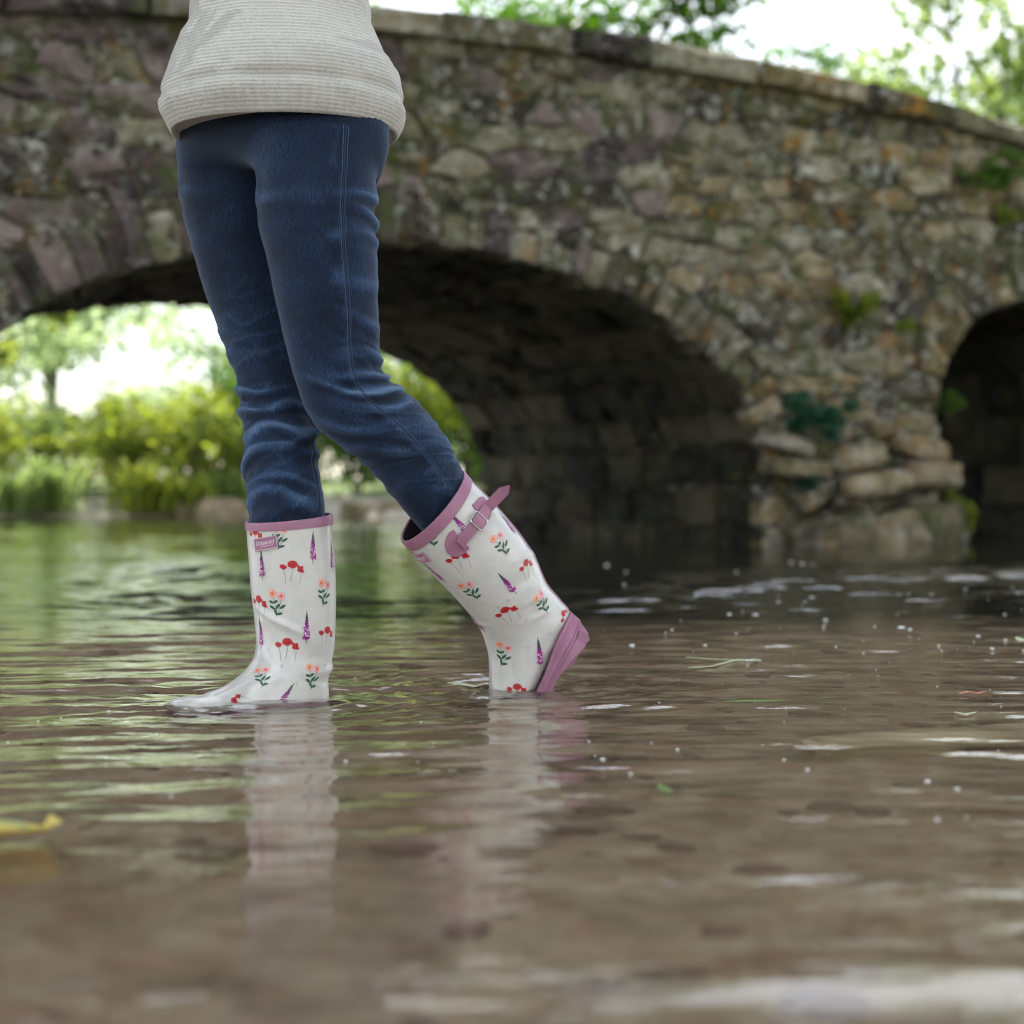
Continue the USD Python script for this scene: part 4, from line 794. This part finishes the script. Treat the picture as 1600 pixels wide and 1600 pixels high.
for i, (px, py, d) in enumerate(fl_px):
    w = on_water(px, py, 0); r = d / 2 * (w[1] - CY) / FPX * .95; z = float(water_z(np.array([w[0]]), np.array([w[1]]))[0])
    lab = 'small white petal floating flat on the river surface'
    if (px, py) == (1408, 980): lab = 'largest white petal, floating in front of the small arch'
    if len(protos) < 4:
        t = thing('floating_petal', lab, 'petal', (w[0], w[1], z + .0012), 'white petals floating on the river'); m = petal(.004, i); obj('petal', trimesh.Trimesh(m.vertices + origin(t), m.faces, process=False), M_petal, t, smooth=True)
        UsdGeom.Xformable(t).AddRotateZOp().Set(pr.random() * 360); s = r / .004; UsdGeom.Xformable(t).AddScaleOp().Set(Gf.Vec3f(s, s, s)); protos.append(t)
    else:
        src = protos[i % 4]; s = r / .004; instance(src, 'floating_petal', (w[0], w[1], z + .0012), pr.random() * 360, (s, s, s), lab, 'petal', None if 'largest' in lab else 'white petals floating on the river')
def wz(p): p = np.array(p, float); p[2] += float(water_z(p[:1], p[1:2])[0]); return p
t = thing('grass_stalk', 'forked pale grass stalk floating right of the tilted boot', 'grass stalk', on_water(1185, 1034))
obj('stalk', cat([tube([wz(on_water(*a, .003)) for a in q], [.0015, .0013, .001, .0006], 6) for q in ([(1188, 1034), (1150, 1032.5), (1110, 1028), (1072, 1026)], [(1185, 1034), (1150, 1034.5), (1112, 1040), (1075, 1042)])]), M_straw, t)
obj('seed_head', cat([trimesh.creation.icosphere(1, .0017).apply_scale([1.8, 1, .7]).apply_translation(wz(on_water(x, 1034 + dy, .0025))) for x, dy in ((1170, -2), (1174, 1), (1180, 0), (1187, 0), (1168, 2))]), M_petal, t)
def blade(pts, w, M, name, label, cat_, lift=.0025):
    c = np.array([wz(on_water(*p, lift)) for p in pts]); k = len(c); s = np.linspace(0, 1, k); W = w * (np.sin(np.pi * np.clip(s * .92 + .06, 0, 1)) ** .7)
    d = unit(np.gradient(c, axis=0)); sd = unit(np.cross(d, [0, 0, 1.]))
    R = np.array([[a + b * q, a + [0, 0, q * .25 + .0006], a - b * q, a - [0, 0, .0005]] for a, b, q in zip(c, sd, W)])
    m = rings_mesh(R); obj(name, m, M, smooth=30, label=label, cat=cat_)
blade([(1132, 1094), (1160, 1096), (1190, 1096), (1224, 1093)], .006, M_blade, 'floating_grass', 'fresh green grass blade floating in the right foreground', 'grass blade')
blade([(1498, 1083), (1512, 1080), (1526, 1082), (1541, 1080)], .006, M_rust, 'fallen_leaf', 'small rusty orange leaf floating at the right', 'leaf')
blade([(1492, 1113), (1508, 1116), (1526, 1113)], .005, M_straw, 'twig', 'short pale twig floating below the rusty leaf', 'twig')
blade([(1030, 1225), (1036, 1232), (1044, 1238), (1050, 1240)], .006, M_blade, 'leaf_scrap', 'small green leaf scrap floating in the foreground', 'leaf')
blade([(700, 1067), (722, 1071), (742, 1073), (756, 1071)], .007, M_straw, 'seed_sprig', 'pale seedy grass sprig caught beside the tilted boot', 'grass stalk')
blade([(1588, 996), (1600, 999), (1620, 1000)], .012, M_straw, 'dry_leaf', 'pale dry leaf floating at the right edge', 'leaf')
t = thing('fallen_leaf', 'large blurred yellow leaf floating at the lower left corner', 'leaf', on_water(20, 1310))
lc = [wz(on_water(x, y, .006)) for x, y in ((-70, 1318), (-20, 1312), (30, 1306), (62, 1302), (78, 1300))]
def leaf_blade(c, w, bend, zoff):
    d = unit(np.gradient(np.array(c), axis=0)); sd = unit(np.cross(d, [0, 0, 1.])); s = np.linspace(.2, 1, len(c)); W = w * np.sin(np.pi * s) ** .6 + .0004
    return rings_mesh(np.array([[a + b * q + [0, 0, bend], a + [0, 0, zoff + .001], a - b * q + [0, 0, bend * .3], a + [0, 0, zoff - .001]] for a, b, q in zip(c, sd, W)]))
obj('blade', leaf_blade(lc, .06, .016, .003), M_yellow, t, smooth=30)
obj('curled_edge', leaf_blade([wz(on_water(x, y, .02)) for x, y in ((-60, 1290), (-10, 1284), (20, 1290), (45, 1300))], .010, .004, .002), M_palegreen, t, smooth=30)
M_slab = mat('sandstone_slab', {'g': ('geometry', {}), 'n': ('noise_texture', {'scale': 8, 'detail': 5}), 'r': ('rgb_ramp', rgbramp([(.3, (.40, .30, .17)), (.7, (.66, .55, .37))])), 'p': ('principled_bsdf', {'roughness': .8})}, [('g.position', 'n.vector'), ('n.fac', 'r.fac'), ('r.color', 'p.base_color')])
# submerged stones
sc_ = on_water(1460, 1184, -.03)
obj('submerged_stone', rock((sc_[0] + .06, sc_[1] + .02, -.078), (.24, .075, .058), 78, 3, .34), M_slab, smooth=50, label='broad pale sandstone slab lying under the water at the right', cat='stone')
peb = []
for k in range(900):
    x, y = pr.uniform(-1.4, 1.6), pr.uniform(-2.0, 3.0); r = .008 + .026 * pr.random() ** 3
    m = trimesh.creation.icosphere(1, 1.0); v = np.array(m.vertices) * (1 + .35 * (meshkit.noise(np.array(m.vertices) * 1.4 + k, k) - .5))[:, None] * [r, r * (.6 + .4 * pr.random()), r * .5]
    a = pr.random() * 3.14; v = v @ np.array([[math.cos(a), math.sin(a), 0], [-math.sin(a), math.cos(a), 0], [0, 0, 1]]); peb.append((v, m.faces, x, y))
gz = land(np.array([p[2] for p in peb]), np.array([p[3] for p in peb]))
M_peb = mat('pebble_look', {'g': ('geometry', {}), 'r': ('rgb_ramp', rgbramp([(0, (.22, .14, .10)), (.3, (.27, .20, .13)), (.6, (.21, .17, .11)), (.85, (.32, .25, .18)), (1, (.24, .11, .07))])), 'p': ('principled_bsdf', {'roughness': .8})}, [('g.random_per_island', 'r.fac'), ('r.color', 'p.base_color')])
obj('pebbles', cat([trimesh.Trimesh(v + [x, y, z], f, process=False) for (v, f, x, y), z in zip(peb, gz)]), M_peb, smooth=True, kind='stuff', label='scattered river pebbles on the bed', cat='pebbles')
